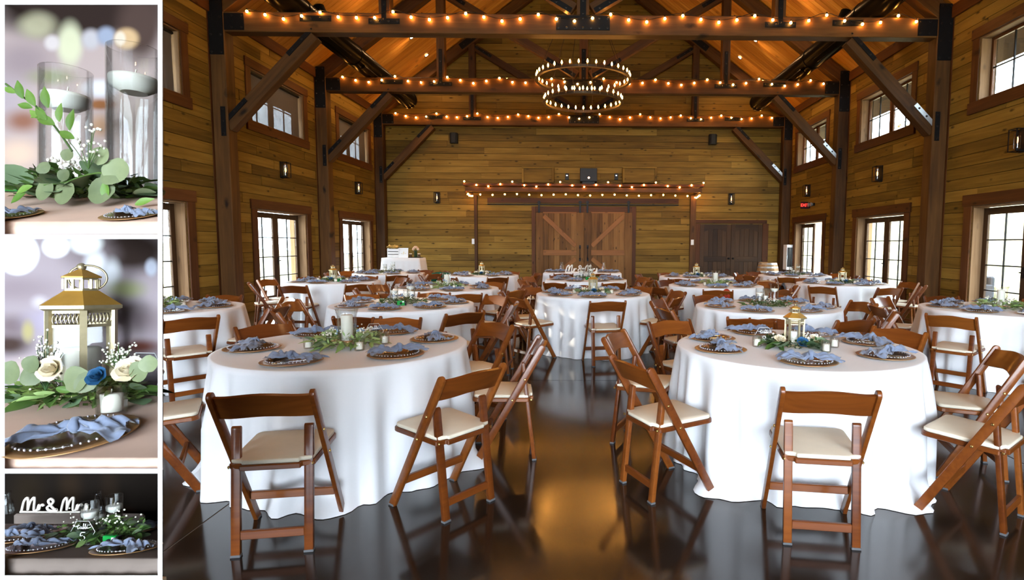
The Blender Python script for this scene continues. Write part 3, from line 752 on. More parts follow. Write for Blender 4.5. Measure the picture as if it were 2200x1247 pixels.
for px, py, nm in ((939, 425, 'left of the canopy'), (1571, 428, 'above the arched double door')):
    c = onY(px, py, YW - .08); sconce(T(c.x, YW, c.z), 'black lantern sconce on the back wall ' + nm)

def string(name, label, anchors, bulbs, up=False):
    t = thing(name, label, 'string lights', anchors[0], group='strings of warm globe bulbs')
    ob('cable', MB().tube(spline(anchors, 3), .006, 5).mesh('cable', WIRE), t, I4, world=True)
    for i, p in enumerate(bulbs):
        b = ob('bulb', GLOBE, t, T(*p), world=True); ob('socket', SOCK, b, I4)
GLOBE = MB().ball((0, 0, -.045), .025, 8, 6).mesh('bulb', BULB)
SOCK = MB().cyl((0, 0, -.024), (0, 0, .012), .011, n=6).mesh('socket', WIRE)
rnd = random.Random(8)
for k, Y in enumerate(BAY):
    yf = Y + .15 - .12 - .035; a, b = [], []
    n = 37
    for i in range(n + 1):
        x = XL + .75 + (XR - XL - 1.5) * i / n
        zz = CH1 + (.045, -.045, -.085, -.05)[i % 4] + rnd.uniform(-.02, .02)
        yy = yf if zz < CH1 else yf + .01
        a.append((x, yy, zz)); b.append((x + .01, yy - .012, zz))
    string('string_lights', 'string of glowing globe bulbs along the %s roof truss beam' % names[k], a, b)
    a, b = [], []
    if k < 2:
        for i in range(14):
            x = XC - 5.6 + 11.2 * i / 13 + rnd.uniform(-.15, .15); z = CH1 + .075 + rnd.uniform(0, .03)
            a.append((x, Y + .3, z)); b.append((x, Y + .3, z))
        string('string_lights', 'sparser string of globe bulbs lying on top of the %s roof truss beam' % names[k], a, b)
x0, x1 = bp(998, 400, YCN)[0], bp(1511, 400, YCN)[0]
a, b = [], []
for i in range(21):
    x = x0 + (x1 - x0) * i / 20; z = zcap + (.05, -.06, -.10, -.03)[i % 4]
    a.append((x, YCN - .03, z + .02)); b.append((x, YCN - .035, z + .02))
string('string_lights', 'upper string of globe bulbs along the front of the timber canopy', a, b)
a, b = [], []
def low(x, y, i): z = zcan - .012 - (0, .02, .03, .01)[i % 4]; a.append((x, y, z)); b.append((x, y, z))
for i in range(4): low(x0 + .08, 19.3 - .25 * i, i)
for i in range(20): low(x0 + .1 + (x1 - x0 - .2) * i / 19, YCN + .05, i)
for i in range(4): low(x1 - .08, 18.7 + .22 * i, i)
string('string_lights', 'lower string of globe bulbs hanging under the timber canopy', a, b)

# chandelier
CY, CZ1, CZ2, CR1, CR2 = 13.05, 5.07, 4.58, 1.04, .87
t = thing('ring_chandelier', 'two-tier bronze ring chandelier of candle bulbs hanging between trusses', 'chandelier', (XC, CY, CZ2))
SLEEVE = MB().cyl((0, 0, 0), (0, 0, .065), .009, n=6).mesh('candle_sleeve', plain('candle_sleeve', (.55, .38, .2), rough=.5))
FLAME = MB().lathe([(.006, .065), (.017, .085), (.018, .10), (.011, .125), (.003, .145)], 8).mesh('candle_bulb', CANDLEB)
for z, R, n in ((CZ1, CR1, 36), (CZ2, CR2, 30)):
    m = 72; rs = []
    for j in range(m):
        c, s = math.cos(2*PI*j/m), math.sin(2*PI*j/m)
        rs.append([Vector((XC + c*r_, CY + s*r_, z + h_)) for r_, h_ in ((R - .035, -.01), (R + .035, -.01), (R + .035, .0), (R + .008, .002), (R + .008, .045), (R - .008, .045), (R - .008, .002), (R - .035, 0))])
    ring = ob('ring', MB().rings(rs, close=True, sm=False).mesh('ring', IRON), t, I4, world=True)
    for i in range(n):
        a = 2*PI*(i + .5)/n; p = (XC + R*math.cos(a), CY + R*math.sin(a), z + .004)
        sl = ob('candle_sleeve', SLEEVE, ring, T(*p), world=True)
        ob('candle_bulb', FLAME, ring, T(*p), world=True)
for i in range(6):
    a = 2*PI*i/6 + .3; c, s = math.cos(a), math.sin(a)
    ob('suspension_cable', MB().cyl((XC + c*CR1, CY + s*CR1, CZ1 + .03), (XC + c*.05, CY + s*.05, 7.4), .006, n=5).mesh('suspension_cable', IRON), t, I4, world=True)
    ob('suspension_cable', MB().cyl((XC + c*CR1, CY + s*CR1, CZ1), (XC + c*CR2, CY + s*CR2, CZ2 + .03), .005, n=5).mesh('suspension_cable', IRON), t, I4, world=True)
ob('hub', MB().lathe([(.03, 0), (.08, .03), (.08, .1), (.03, .14)], 12, (XC, CY, 7.36)).mesh('hub', IRON), t, I4, world=True)
ob('stem', MB().cyl((XC, CY, 7.48), (XC, CY, 11.05), .014, n=8).mesh('stem', IRON), t, I4, world=True)
def lamp(kind, name, loc, power, col, size=.1, parent=None, spot=None, blend=.6):
    l = bpy.data.lights.new(name, kind); l.energy = power; l.color = col
    if kind == 'POINT': l.shadow_soft_size = size
    if kind == 'SPOT': l.shadow_soft_size = size; l.spot_size = R_(spot); l.spot_blend = blend
    o = bpy.data.objects.new(name, l); COL.objects.link(o); o.location = loc
    return o
WARM = (1.0, .56, .24)
# recessed downlights on both roof slopes
DISC = MB().lathe([(.055, 0), (.055, -.004)], 16).mesh('lamp_disc', emit('downlight_disc', (1, .78, .48), 14))
RIM = MB().lathe([(.055, -.002), (.085, -.006), (.09, .0), (.055, .006)], 20, cap0=False, cap1=False).mesh('trim_ring', plain('bronze_rim', (.12, .07, .03), rough=.4, metal=.5))
def roof_hit(px, py, s):
    r = CAMR @ Vector(((px - CPX)/FPX, -(py - CPY)/FPX, -1)); tt = (11.1 - .03 + PITCHR * XC * s - EYE) / (r.z + PITCHR * s * r.x); return Vector((0, 0, EYE)) + r * tt
spots = []
for px, py, s, nm in ((884, 79.6, -1, 'upper left'), (916, 118, -1, 'lower left'), (1623, 86, 1, 'upper right'), (1590, 123, 1, 'lower right')):
    spots.append((roof_hit(px, py, s), s, 'glowing recessed downlight in the plank ceiling, %s of the photo' % nm))
for s, sd in ((-1, 'left'), (1, 'right')):
    for y_, wd in ((15.45, 'behind the nearest truss'), (13.9, 'above the nearest truss')):
        X_ = -5.02 if s < 0 else 4.89; spots.append((Vector((X_, y_, zroof(X_) - .03)), s, 'recessed downlight in the %s ceiling slope %s' % (sd, wd)))
for p, s, lb in spots:
    nrm = Vector((s * PITCHR, 0, 1)).normalized()
    M = T(*p) @ Vector((0, 0, 1)).rotation_difference(nrm).to_matrix().to_4x4()
    t = tag(ob('recessed_light', None, None, M), lb, 'downlight', 'recessed ceiling downlights')
    ob('lamp_disc', DISC, t, T(0, 0, -.012)); ob('trim_ring', RIM, t, T(0, 0, -.012))
    lamp('SPOT', 'downlight', p - nrm * .05, 60 if p.y > 18 else 150, WARM, .08, spot=150)
for y in (-2.5, 2.2, 6.8):
    for x in (-3.4, 3.4):
        lamp('SPOT', 'downlight', (XC + x, y, zroof(XC + x) - .1), 150, WARM, .08, spot=120)

# ducts resting on the truss chords
for s, nm in ((-1, 'left'), (1, 'right')):
    X = XC + s * 5.55; Z = CH1 + .27; r_ = .25
    t = thing('air_duct', 'black round air duct lying across the truss beams on the %s' % nm, 'duct', (X, 5, Z))
    L0 = [6.0, 8.6, 11.6, 14.2, 16.8, 18.55]
    for i in range(len(L0) - 1):
        ob('duct_section', MB().cyl((X, L0[i], Z), (X, L0[i+1], Z), r_, n=32).mesh('duct_section', DUCTM), t, I4, world=True)
        ob('coupling', MB().cyl((X, L0[i+1] - .05, Z), (X, L0[i+1] + .05, Z), r_ + .012, n=32).mesh('coupling', DUCTM), t, I4, world=True)
    for i in range(3): ob('louvre', MB().beam((X - s*.16, 12.2 + i*2.2, Z - .235), (X - s*.16, 13.6 + i*2.2, Z - .235), .12, .04, (s*.5, 0, 1)).mesh('louvre', DUCTM, bevel=.01), t, I4, world=True)
    b = X + s * .55
    ob('branch_collar', MB().cyl((X + s*.1, 13.2, Z + .1), (X + s*.35, 13.2, zroof(X + s*.35) - .02), .14, n=20).mesh('branch_collar', DUCTM), t, I4, world=True)
# exit sign
t = thing('exit_sign', 'red illuminated exit sign with emergency lamp heads above the far right door', 'sign', (XR, 17.55, 2.72))
ob('housing', MB().box(XR - .06, XR - .025, 17.50, 17.72, 2.56, 2.74).mesh('housing', plain('sign_housing', (.02, .015, .015), rough=.5), bevel=.006), t, I4, world=True)
fc = ob('sign_face', MB().box(XR - .29, XR - .06, 17.555, 17.60, 2.55, 2.76).mesh('sign_face', plain('sign_black', (.03, .004, .004), rough=.4), bevel=.005), t, I4, world=True)
def textmesh(name, body, size, mat, ext=.003, shear=0.0):
    cu = bpy.data.curves.new(name, 'FONT'); cu.body = body; cu.size = size; cu.extrude = ext; cu.align_x = 'CENTER'; cu.align_y = 'CENTER'; cu.shear = shear
    o = bpy.data.objects.new(name, cu); COL.objects.link(o)
    dg = bpy.context.evaluated_depsgraph_get(); me = bpy.data.meshes.new_from_object(o.evaluated_get(dg))
    bpy.data.objects.remove(o); bpy.data.curves.remove(cu)
    me.materials.clear(); me.materials.append(mat); me.name = name
    return me
ob('lettering', textmesh('lettering', 'EXIT', .125, emit('exit_red', (1, .03, .02), 5)), fc, T(XR - .175, 17.552, 2.655) @ RX(PI/2), world=True)
ob('lamp_bar', MB().box(XR - .07, XR - .025, 17.15, 17.5, 2.62, 2.70).mesh('lamp_bar', STEEL), t, I4, world=True)
for e in (-.10, .10): ob('lamp_head', MB().lathe([(.02, 0), (.055, .05), (.055, .08)], 12).mesh('lamp_head', plain('lamp_grey', (.25, .25, .25), rough=.4)), t, T(XR - .06, 17.30 + e, 2.66) @ RY(-PI/2), world=True)
# fire extinguisher cabinet by the corner
t = thing('extinguisher_cabinet', 'narrow white wall cabinet with dark glass in the far right corner', 'cabinet', (XR - .025, 18.95, .62))
xw = XR - .025
ob('body', MB().box(xw - .22, xw, 18.78, 19.12, .62, 1.45).mesh('body', WHITEP, bevel=.01), t, I4, world=True)
ob('glass_door', MB().box(xw - .20, xw - .04, 18.768, 18.782, .72, 1.36).mesh('glass_door', plain('dark_glass', (.03, .03, .03), rough=.1)), t, I4, world=True)
ob('handle', MB().box(xw - .225, xw - .205, 18.75, 18.78, .98, 1.12).mesh('handle', GALV), t, I4, world=True)
# barrel
t = thing('wine_barrel', 'oak wine barrel with steel hoops standing before the arched double door', 'barrel', (5.85, 18.25, 0))
OAK = wood('oak_stave', (.20, .11, .045), (.33, .19, .08), (.44, .27, .13), rough=.5, knots=0, vary=.4)
def br(z): return .275 + .075 * (1 - ((z - .44) / .44) ** 2)
for i in range(20):
    a0, a1 = 2*PI*i/20 + .01, 2*PI*(i+1)/20 - .01; P = []
    for z in (0, .15, .3, .44, .58, .73, .88): P.append([Vector((br(z)*math.cos(a), br(z)*math.sin(a), z)) for a in (a0, (a0+a1)/2, a1)])
    me = MB().grid([[p for p in r] for r in P]); vs = [[Vector((p.x*.9, p.y*.9, p.z)) for p in r] for r in P]; me.grid(vs)
    ob('stave', me.mesh('stave', OAK), t)
ob('head', MB().lathe([(.25, .83), (.25, .85)], 24).mesh('head', OAK), t)
for z in (.04, .15, .29, .59, .73, .84): ob('hoop', MB().lathe([(br(z-.025) + .003, z - .025), (br(z+.025) + .003, z + .025)], 28, cap0=False, cap1=False).mesh('hoop', GALV), t)
# ------------------------------------------------------------------ folding chairs
def rounded_bar(p, q, w, th, xc):
    "flat bar in the chair's side plane from p=(y,z) to q=(y,z), width w, thickness th across x, round upper end"
    p, q = Vector((0, *p)), Vector((0, *q)); d = (q - p).normalized(); n = Vector((0, -d.z, d.y))
    pts = [p + n * w/2 - d * ((p.z + n.z * w/2) / d.z), p - n * w/2 - d * ((p.z - n.z * w/2) / d.z)]
    pts += [q + d * (math.sin(a) * w/2) - n * (math.cos(a) * w/2) for a in [PI * i / 6 for i in range(7)]]
    m = len(pts); vs = [v + Vector((xc - th/2, 0, 0)) for v in pts] + [v + Vector((xc + th/2, 0, 0)) for v in pts]
    return MB().add(vs, [tuple(range(m))[::-1], tuple(range(m, 2*m))] + [(i, (i+1) % m, m + (i+1) % m, m + i) for i in range(m)])
FF, FT = (.195, 0.0), (-.245, .765)      # front foot and top of the long frame member (y, z)
RF, RT = (-.195, 0.0), (-.132, .585)     # rear foot and pivot of the rear leg
CH = {}
for s in (-1, 1):
    CH['long', s] = rounded_bar(FF, FT, .047, .022, s * .212).mesh('leg', CHAIRW, bevel=.004, seg=2, auto=35)
    b = rounded_bar(RF, RT, .026, .040, s * .158); CH['rear', s] = b.mesh('leg', CHAIRW, bevel=.005, seg=2, auto=35)
    CH['capf', s] = MB().box(s*.212 - .013, s*.212 + .013, .172, .218, .0, .012).mesh('foot_cap', RUBBER, bevel=.002)
    CH['capr', s] = MB().box(s*.158 - .022, s*.158 + .022, -.21, -.18, .0, .012).mesh('foot_cap', RUBBER, bevel=.002)
    CH['bolt', s] = MB().lathe([(.008, 0), (.008, .003), (.004, .006)], 8, M=RY(s * PI/2)).mesh('bolt', BRASS)
def lerpYZ(t): return FF[0] + (FT[0] - FF[0]) * t, FT[1] * t
P0, P1 = [], []
for i in range(17):
    u = -1 + i / 8; x = u * .201
    bow = -.030 * (1 - u*u)
    crown = .016 * (math.cos(u * PI) * .5 + .5) - .004
    col0, col1 = [], []
    for j in range(5):
        v = j / 4; t = .858 + v * .145 + (crown / .765 * (1.0 if j == 4 else .9 if j == 0 else 0))
        y, z = lerpYZ(t); col0.append(Vector((x, y + bow + .009, z + .003))); col1.append(Vector((x, y + bow - .009, z - .003)))
    P0.append(col0); P1.append(col1)
b = MB().grid(P0).grid([r[::-1] for r in P1])
for j in (0, 4): b.grid([[P1[i][j], P0[i][j]] if j == 0 else [P0[i][j], P1[i][j]] for i in range(17)], sm=False)
CH['back'] = b.mesh('backrest', CHAIRW)
def seatpoly(g):
    pts = [(-.132 + g, -.193 + g), (.132 - g, -.193 + g), (.132 - g, -.172), (.186 - g, -.160), (.196 - g, .17 - g)]
    pts += [(.196 - g - .03 * (1 - math.cos(a)), .17 - g + .035 * math.sin(a)) for a in (R_(30), R_(60), R_(90))]
    left = [(-x, y) for x, y in pts[2:]][::-1]
    return pts + left
TILT = T(0, 0, .435) @ RX(R_(2.5))
CH['seatf'] = MB().prism(seatpoly(0), -.026, 0).mesh('seat_frame', CHAIRW, bevel=.004, M=TILT)
CH['pad'] = MB().prism(seatpoly(.007), .0, .022).mesh('seat_pad', PAD, bevel=.008, seg=2, auto=50, M=TILT)
y1, z1 = lerpYZ(.215); CH['strf'] = MB().box(-.201, .201, y1 - .012, y1 + .012, z1 - .021, z1 + .021).mesh('stretcher', CHAIRW, bevel=.004)
CH['strr'] = MB().box(-.14, .14, -.195, -.173, .075, .117).mesh('stretcher', CHAIRW, bevel=.004)
def chair(x, y, rz, label, detail=True):
    t = thing('folding_chair', label, 'chair', (x, y, 0), rz, 'wooden folding chairs around the tables')
    for k, n in (('back', 'backrest'), ('seatf', 'seat_frame'), ('strf', 'stretcher'), ('strr', 'stretcher')): ob(n, CH[k], t)
    sp = ob('seat_pad', CH['pad'], t); sp['label'] = 'ivory padded seat'
    for s in (-1, 1):
        a = ob('leg', CH['long', s], t); b = ob('leg', CH['rear', s], t)
        if detail:
            ob('foot_cap', CH['capf', s], a); ob('foot_cap', CH['capr', s], b); [ob('bolt', CH['bolt', s], a if x_ > .2 else b, T(s*x_, y_, z_)) for x_, y_, z_ in ((.2235, -.052, .43), (.2235, -.135, .565), (.179, -.176, .418))]
    return t

# ------------------------------------------------------------------ table linen
def linenmat():
    m, nt, p = newmat('white_linen'); L = nt.links.new
    tc = N(nt, 'TexCoord'); n = N(nt, 'TexNoise'); n.inputs['Scale'].default_value = 5; n.inputs['Detail'].default_value = 4; L(tc.outputs['Object'], n.inputs['Vector'])
    p.inputs['Base Color'].default_value = (.80, .79, .80, 1); p.inputs['Roughness'].default_value = .75; p.inputs['Sheen Weight'].default_value = .15
    bu = N(nt, 'Bump'); bu.inputs['Strength'].default_value = .15; bu.inputs['Distance'].default_value = .02; L(n.outputs['Fac'], bu.inputs['Height']); L(bu.outputs[0], p.inputs['Normal'])
    return m
LINEN = linenmat()
TZ, TR = .762, .775
def cloth(seed, puddle=0.0, rx=TR, ry=None, n=168, m=22, zb=.003, flare=.035):
    rn = random.Random(seed); ry = ry or rx
    ks = [(rn.choice((7, 8, 9)), rn.random()*6.28, .55), (rn.choice((12, 13, 14)), rn.random()*6.28, .9), (rn.choice((19, 21, 23)), rn.random()*6.28, .7), (rn.choice((29, 31)), rn.random()*6.28, .35), (3, rn.random()*6.28, .35)]
    ph = [rn.random()*6.28 for _ in range(3)]
    b = MB(); rows = []
    for r in (.02, .3, .6, .85, .94, .985): rows.append([Vector((rx*r*math.cos(2*PI*j/n), ry*r*math.sin(2*PI*j/n), TZ)) for j in range(n)])
    for i in range(m + 1):
        t = i / m; row = []
        for j in range(n):
            a = 2*PI*j/n
            f = sum(w_ * math.sin(k*a + p_ + .7*t*math.sin(k*.5*a + p_)) for k, p_, w_ in ks) / 1.6
            f = math.copysign(abs(f) ** .8, f)
            pud = puddle * (.5 + .5*math.sin(5*a + ph[0])) ** 3 * max(0, (t - .86) / .14) ** 1.5
            amp = .052 * min(1, t * 2.2) ** .8
            rr = 1 + (.006 + flare * t + amp * f + pud) / rx
            z = TZ - .004 - (TZ - zb) * t + (0 if i else .002)
            z += .004 * t * (.5 + .5*math.sin(4*a + ph[1])) * (1 if puddle == 0 else .3)
            row.append(Vector((rx*rr*math.cos(a), ry*rr*math.sin(a), max(z, zb))))
        rows.append(row)
    b.rings(rows, cap0=True, cap1=False)
    return b.mesh('tablecloth', LINEN)
CLOTH = {k: cloth(*k) for k in ((1, .10), (2, .15), (3, 0.0), (4, .06), (5, 0.0))}
TTOP = MB().lathe([(TR - .02, .70), (TR - .02, TZ - .003)], 48).mesh('tabletop', plain('plywood', (.4, .27, .15), rough=.6))
# ------------------------------------------------------------------ place settings
def goldmat():
    m, nt, p = newmat('gold_charger'); p.inputs['Base Color'].default_value = (.44, .235, .09, 1); p.inputs['Metallic'].default_value = .35; p.inputs['Roughness'].default_value = .3
    return m
CHG = goldmat()
CHARGER = MB().lathe([(.06, 0), (.11, .002), (.125, .008), (.163, .013), (.167, .015), (.163, .017), (.125, .012), (.11, .006), (.03, .005)], 40).mesh('charger_plate', CHG)
PGL = glass('plate_glass', (.96, .95, .97), .12, .08)
PLATE = MB().lathe([(.07, .008), (.10, .010), (.134, .019), (.136, .021), (.134, .0225), (.10, .0135), (.03, .011)], 36).mesh('dish', PGL)
bd = MB()
for i in range(44): bd.ball((.133*math.cos(2*PI*i/44), .133*math.sin(2*PI*i/44), .021), .0042, 5, 3)
BEADS = bd.mesh('beaded_rim', plain('bead_glass', (.55, .52, .56), rough=.15, metal=.3))
NAPM = plain('dusty_blue_chiffon', (.175, .212, .305), rough=.85, var=.14, scale=25, sheen=.3)
def napkin(seed):
    rn = random.Random(seed); P = []; nu, nv = 44, 22; ph = [rn.random()*6.28 for _ in range(8)]
    L0, L1 = .165 + rn.random()*.05, .155 + rn.random()*.05
    bend = rn.uniform(-.07, .07); k0 = rn.uniform(-.25, .15)
    for i in range(nu + 1):
        u = -1 + 2*i/nu; x = (L0 if u < 0 else L1) * u; row = []
        d = u - k0
        pin = 1 - .66 * math.exp(-(d/.20)**2)
        for j in range(nv + 1):
            v = -1 + 2*j/nv
            wd = (.062 + .030*abs(u)**1.5 + .012*math.sin(3*u + ph[0])) * pin
            y = wd * v * (1 + .18*math.sin(5*u + ph[1] + 2*v)) + bend*u*u
            fold = .011*math.sin(v*7 + ph[2] + 3*u) + .008*math.sin(v*13 + ph[3] - 4*u) + .010*math.sin(u*9 + ph[4] + 2*v)
            hump = (.030*math.exp(-(d/.16)**2) + .020*math.exp(-((abs(u)-.55)/.25)**2)) * (1 - v*v*.75)
            fold += .012 * noise.noise((u*5 + seed, v*3, seed*.7))
            z = .026 + hump + abs(fold) * (1.1 - .5*abs(v))*1.2 + .012*max(0, abs(u) - .8)
            xx = x + .012*math.sin(v*6 + ph[5])*abs(u) + .008*math.sin(v*11 + ph[6])
            over = max(0, math.hypot(xx, y) - .16); z -= over * .25
            row.append(Vector((xx, y, max(z, .018))))
        P.append(row)
    b = MB().grid(P)
    kx = (L0 if k0 < 0 else L1) * k0   # the knot wrapped round the middle
    rs = []
    for i in range(12):
        a = 2*PI*i/12; c = Vector((kx, .026*math.cos(a), .050 + .024*math.sin(a)))
        rs.append([c + Vector((.016*math.cos(q)*(1+.2*math.sin(3*a+ph[7])), .009*math.sin(q)*math.cos(a), .009*math.sin(q)*math.sin(a))) for q in [2*PI*k/6 for k in range(6)]])
    b.rings(rs, close=True)
    me = b.mesh('napkin', NAPM); return me
NAPS = [napkin(s) for s in range(1, 8)]
FORK = MB().box(-.003, .003, -.10, .02, 0, .003).box(-.011, .011, .02, .045, .0, .004)
for x in (-.009, -.003, .003, .009): FORK.box(x - .0016, x + .0016, .045, .085, .001, .004)
FORK = FORK.mesh('fork', plain('gold_cutlery', (.55, .33, .13), rough=.25, metal=.9))
CARD = plain('cream_paper', (.72, .62, .47), rough=.8)
WORDS = ('right', 'back right', 'back', 'back left', 'left', 'front left', 'front', 'front right')
def settings(tn, cx, cy, azs, seed, near=False, r=.585, z=TZ):
    rn = random.Random(seed)
    idx = sorted(azs, key=lambda a: (a + 22.5) % 360); used = {}
    free = list(range(8))
    for a in azs:
        k = min(free, key=lambda q: abs((a - q*45 + 180) % 360 - 180)); free.remove(k); used[a] = WORDS[k]
    for a in azs:
        wd = used[a]; an = R_(a + rn.uniform(-3, 3)); x, y = cx + r*math.cos(an), cy + r*math.sin(an)
        rz = an + rn.uniform(-.2, .2)
        tag(ob('charger_plate', CHARGER, None, T(x, y, z) @ RZ(rz)), 'gold-brown charger plate at the %s of the %s' % (wd, tn), 'plate', 'charger plates on the round tables')
        g = thing('beaded_plate', 'clear beaded dinner plate at the %s of the %s' % (wd, tn), 'plate', (x, y, z + .004), rz, 'clear beaded plates')
        ob('dish', PLATE, g); ob('beaded_rim', BEADS, g)
        na = an + PI/2 + rn.uniform(-.35, .35) + (PI if rn.random() < .5 else 0)
        k = rn.uniform(.80, .95)
        tag(ob('napkin', rn.choice(NAPS), None, T(x + rn.uniform(-.02, .02), y + rn.uniform(-.02, .02), z + .006) @ RZ(na) @ SC(k)), 'knotted dusty blue napkin at the %s of the %s' % (wd, tn), 'napkin', 'dusty blue napkins')
        if near:
            tag(ob('fork', FORK, None, T(x + .07*math.cos(na + 1.2), y + .07*math.sin(na + 1.2), z + .021) @ RZ(na + .4)), 'gold fork on the plate at the %s of the %s' % (wd, tn), 'fork', 'gold forks')

# ------------------------------------------------------------------ candles, lanterns, greenery
FROST = plain('floating_candle_wax', (.82, .80, .74), rough=.4, var=.02)
WATER = glass('water', (.985, .99, .985), .01)
WICK = plain('wick', (.75, .72, .66), rough=.9)
def gcyl(r, h, th=.003): return MB().lathe([(r, .0), (r, h), (r - th*.4, h + .002), (r - th, h), (r - th, .008)], 28, cap0=True, cap1=True)
def float_glass(x, y, z, r, h, wl, label, group='cylinder glasses with floating candles', two=False, M=None):
    M = M or T(x, y, z)
    t = tag(ob('cylinder_glass', None, None, M), label, 'candle glass', group)
    ob('glass', gcyl(r, h).mesh('glass', CLEAR), t)
    ob('water', MB().lathe([(r - .004, .009), (r - .004, wl)], 24).mesh('water', WATER), t)
    c = ob('floating_candle', MB().lathe([(r*.45, wl - .028), (r*.85, wl - .012), (r*.92, wl), (r*.90, wl + .008), (r*.5, wl + .008)], 24).mesh('floating_candle', FROST), t)
    ob('wick', MB().cyl((0, 0, wl + .006), (.003, 0, wl + .028), .0018, n=5).mesh('wick', WICK), c)
def votive(M, label):
    t = tag(ob('votive_holder', None, None, M), label, 'votive', 'small glass votive candles')
    ob('glass_cup', MB().lathe([(.026, 0), (.030, .004), (.033, .075), (.031, .075), (.027, .010)], 18).mesh('glass_cup', CLEAR), t)
    c = ob('votive_candle', MB().lathe([(.021, .010), (.023, .052), (.015, .054)], 14).mesh('votive_candle', WAX), t)
    ob('wick', MB().cyl((0, 0, .053), (0, 0, .064), .0015, n=5).mesh('wick', WICK), c)
def hurricane(x, y, z, tn):
    t = thing('hurricane_vase', 'clear hurricane glass around the pillar candle on the ' + tn, 'vase', (x, y, z), group='hurricane glasses')
    ob('glass', MB().lathe([(.05, 0), (.055, .004), (.052, .03), (.060, .06), (.062, .20), (.075, .245), (.072, .246), (.059, .20), (.057, .06), (.02, .034)], 24).mesh('glass', CLEAR), t)
    ob('gold_foot', MB().lathe([(.045, .022), (.047, .036), (.03, .037)], 20).mesh('gold_foot', CHG), t)
    t = thing('pillar_candle', 'white pillar candle inside the hurricane glass on the ' + tn, 'candle', (x, y, z + .037), group='white pillar candles')
    ob('wax', MB().lathe([(.037, 0), (.038, .004), (.038, .165), (.034, .170), (.01, .167)], 24).mesh('wax', WAX), t); ob('wick', MB().cyl((0, 0, .165), (0, 0, .185), .0018, n=5).mesh('wick', WICK), t)
LGOLD = plain('champagne_metal', (.50, .42, .26), rough=.38, metal=.65, scale=25, var=.18)
LROOF = plain('gold_roof', (.50, .27, .05), rough=.40, metal=.45, scale=15, var=.2)
def fret(nx, w, h):
    b = MB()
    for i in range(nx):
        x = -w/2 + w*(i + .5)/nx; e = w/nx*.42
        b.tube([(x - e, 0, 0), (x, 0, h*.45), (x + e, 0, 0), (x, 0, -h*.45)], .0016, 4, close=True)
    return b
LM = {}
def lantern_parts():
    R, H0, H1 = .061, .018, .188
    hexa = lambda r, z: [Vector((r*math.cos(R_(60*j)), r*math.sin(R_(60*j)), z)) for j in range(6)]
    LM['base'] = MB().rings([hexa(.067, 0), hexa(.067, .012), hexa(.060, .018)], sm=False).mesh('base', LGOLD)
    LM['post'] = MB().box(R - .007, R + .004, -.006, .006, H0, H1).mesh('corner_post', LGOLD)
    ap = R*math.cos(R_(30)); w_ = R - .010
    LM['pane'] = MB().box(ap - .002, ap, -w_/2, w_/2, H0, H1 - .034).mesh('glass_pane', CLEAR)
    fb = MB().box(ap - .002, ap + .001, -w_/2, w_/2, H1 - .036, H1 - .030).box(ap - .002, ap + .001, -w_/2, w_/2, H1 - .006, H1)
    for v in fret(7, w_, .024).v: pass
    f = fret(7, w_, .024); M = T(ap, 0, H1 - .018) @ RZ(PI/2)
    fb.add([M @ Vector(v) for v in f.v], f.f); LM['band'] = fb.mesh('fretwork_band', LGOLD)
    LM['eave'] = MB().rings([hexa(.070, H1), hexa(.077, H1 + .004), hexa(.077, H1 + .011)], sm=False).mesh('eave', LGOLD)
    LM['roof'] = MB().rings([hexa(.076, H1 + .0112), hexa(.036, H1 + .040), hexa(.034, H1 + .042)], sm=False).mesh('roof', LROOF)
    nk = MB().rings([hexa(.032, H1 + .042), hexa(.032, H1 + .047)], sm=False).rings([hexa(.032, H1 + .066), hexa(.032, H1 + .070)], sm=False)
    for j in range(12):
        a = R_(30*j); c, s = math.cos(a)*.0295, math.sin(a)*.0295; nk.box(c - .002, c + .002, s - .002, s + .002, H1 + .046, H1 + .067)
    LM['neck'] = nk.mesh('neck', LGOLD)
    LM['cap'] = MB().rings([hexa(.038, H1 + .070), hexa(.038, H1 + .073), hexa(.009, H1 + .088)], sm=False).mesh('cap', LROOF)
    LM['knob'] = MB().ball((0, 0, H1 + .094), .009, 10, 6).mesh('knob', LGOLD)
    LM['ring'] = MB().tube([(.030*math.sin(a), .012*math.sin(a), H1 + .072 + .028*math.cos(a) - .004) for a in [2*PI*i/20 for i in range(20)]], .0022, 5, close=True).mesh('ring_handle', LGOLD, M=T(.012, 0, .002))
    LM['candle'] = MB().lathe([(.034, 0), (.034, .085), (.029, .088), (.008, .082)], 22).mesh('wax', WAX)
lantern_parts()
def lantern(M, label, clabel):
    t = tag(ob('candle_lantern', None, None, M), label, 'lantern', 'gold hexagonal lanterns')
    for k, n in (('base', 'base'), ('eave', 'eave'), ('roof', 'roof'), ('neck', 'neck'), ('cap', 'cap'), ('knob', 'knob'), ('ring', 'ring_handle')): ob(n, LM[k], t)
    for j in range(6):
        ob('corner_post', LM['post'], t, RZ(R_(60*j))); ob('glass_pane', LM['pane'], t, RZ(R_(60*j + 30))); ob('fretwork_band', LM['band'], t, RZ(R_(60*j + 30)))
    c = tag(ob('pillar_candle', None, None, M @ T(0, 0, .0185)), clabel, 'candle', 'white pillar candles')
    ob('wax', LM['candle'], c); ob('wick', MB().cyl((0, 0, .08), (0, 0, .098), .0018, n=5).mesh('wick', WICK), c)
EUC = leafmat('eucalyptus_leaf', (.10, .17, .08), (.26, .34, .20)); DKL = leafmat('dark_leaf', (.02, .06, .012), (.085, .16, .03)); LTL = leafmat('light_leaf', (.14, .26, .05), (.38, .50, .20))
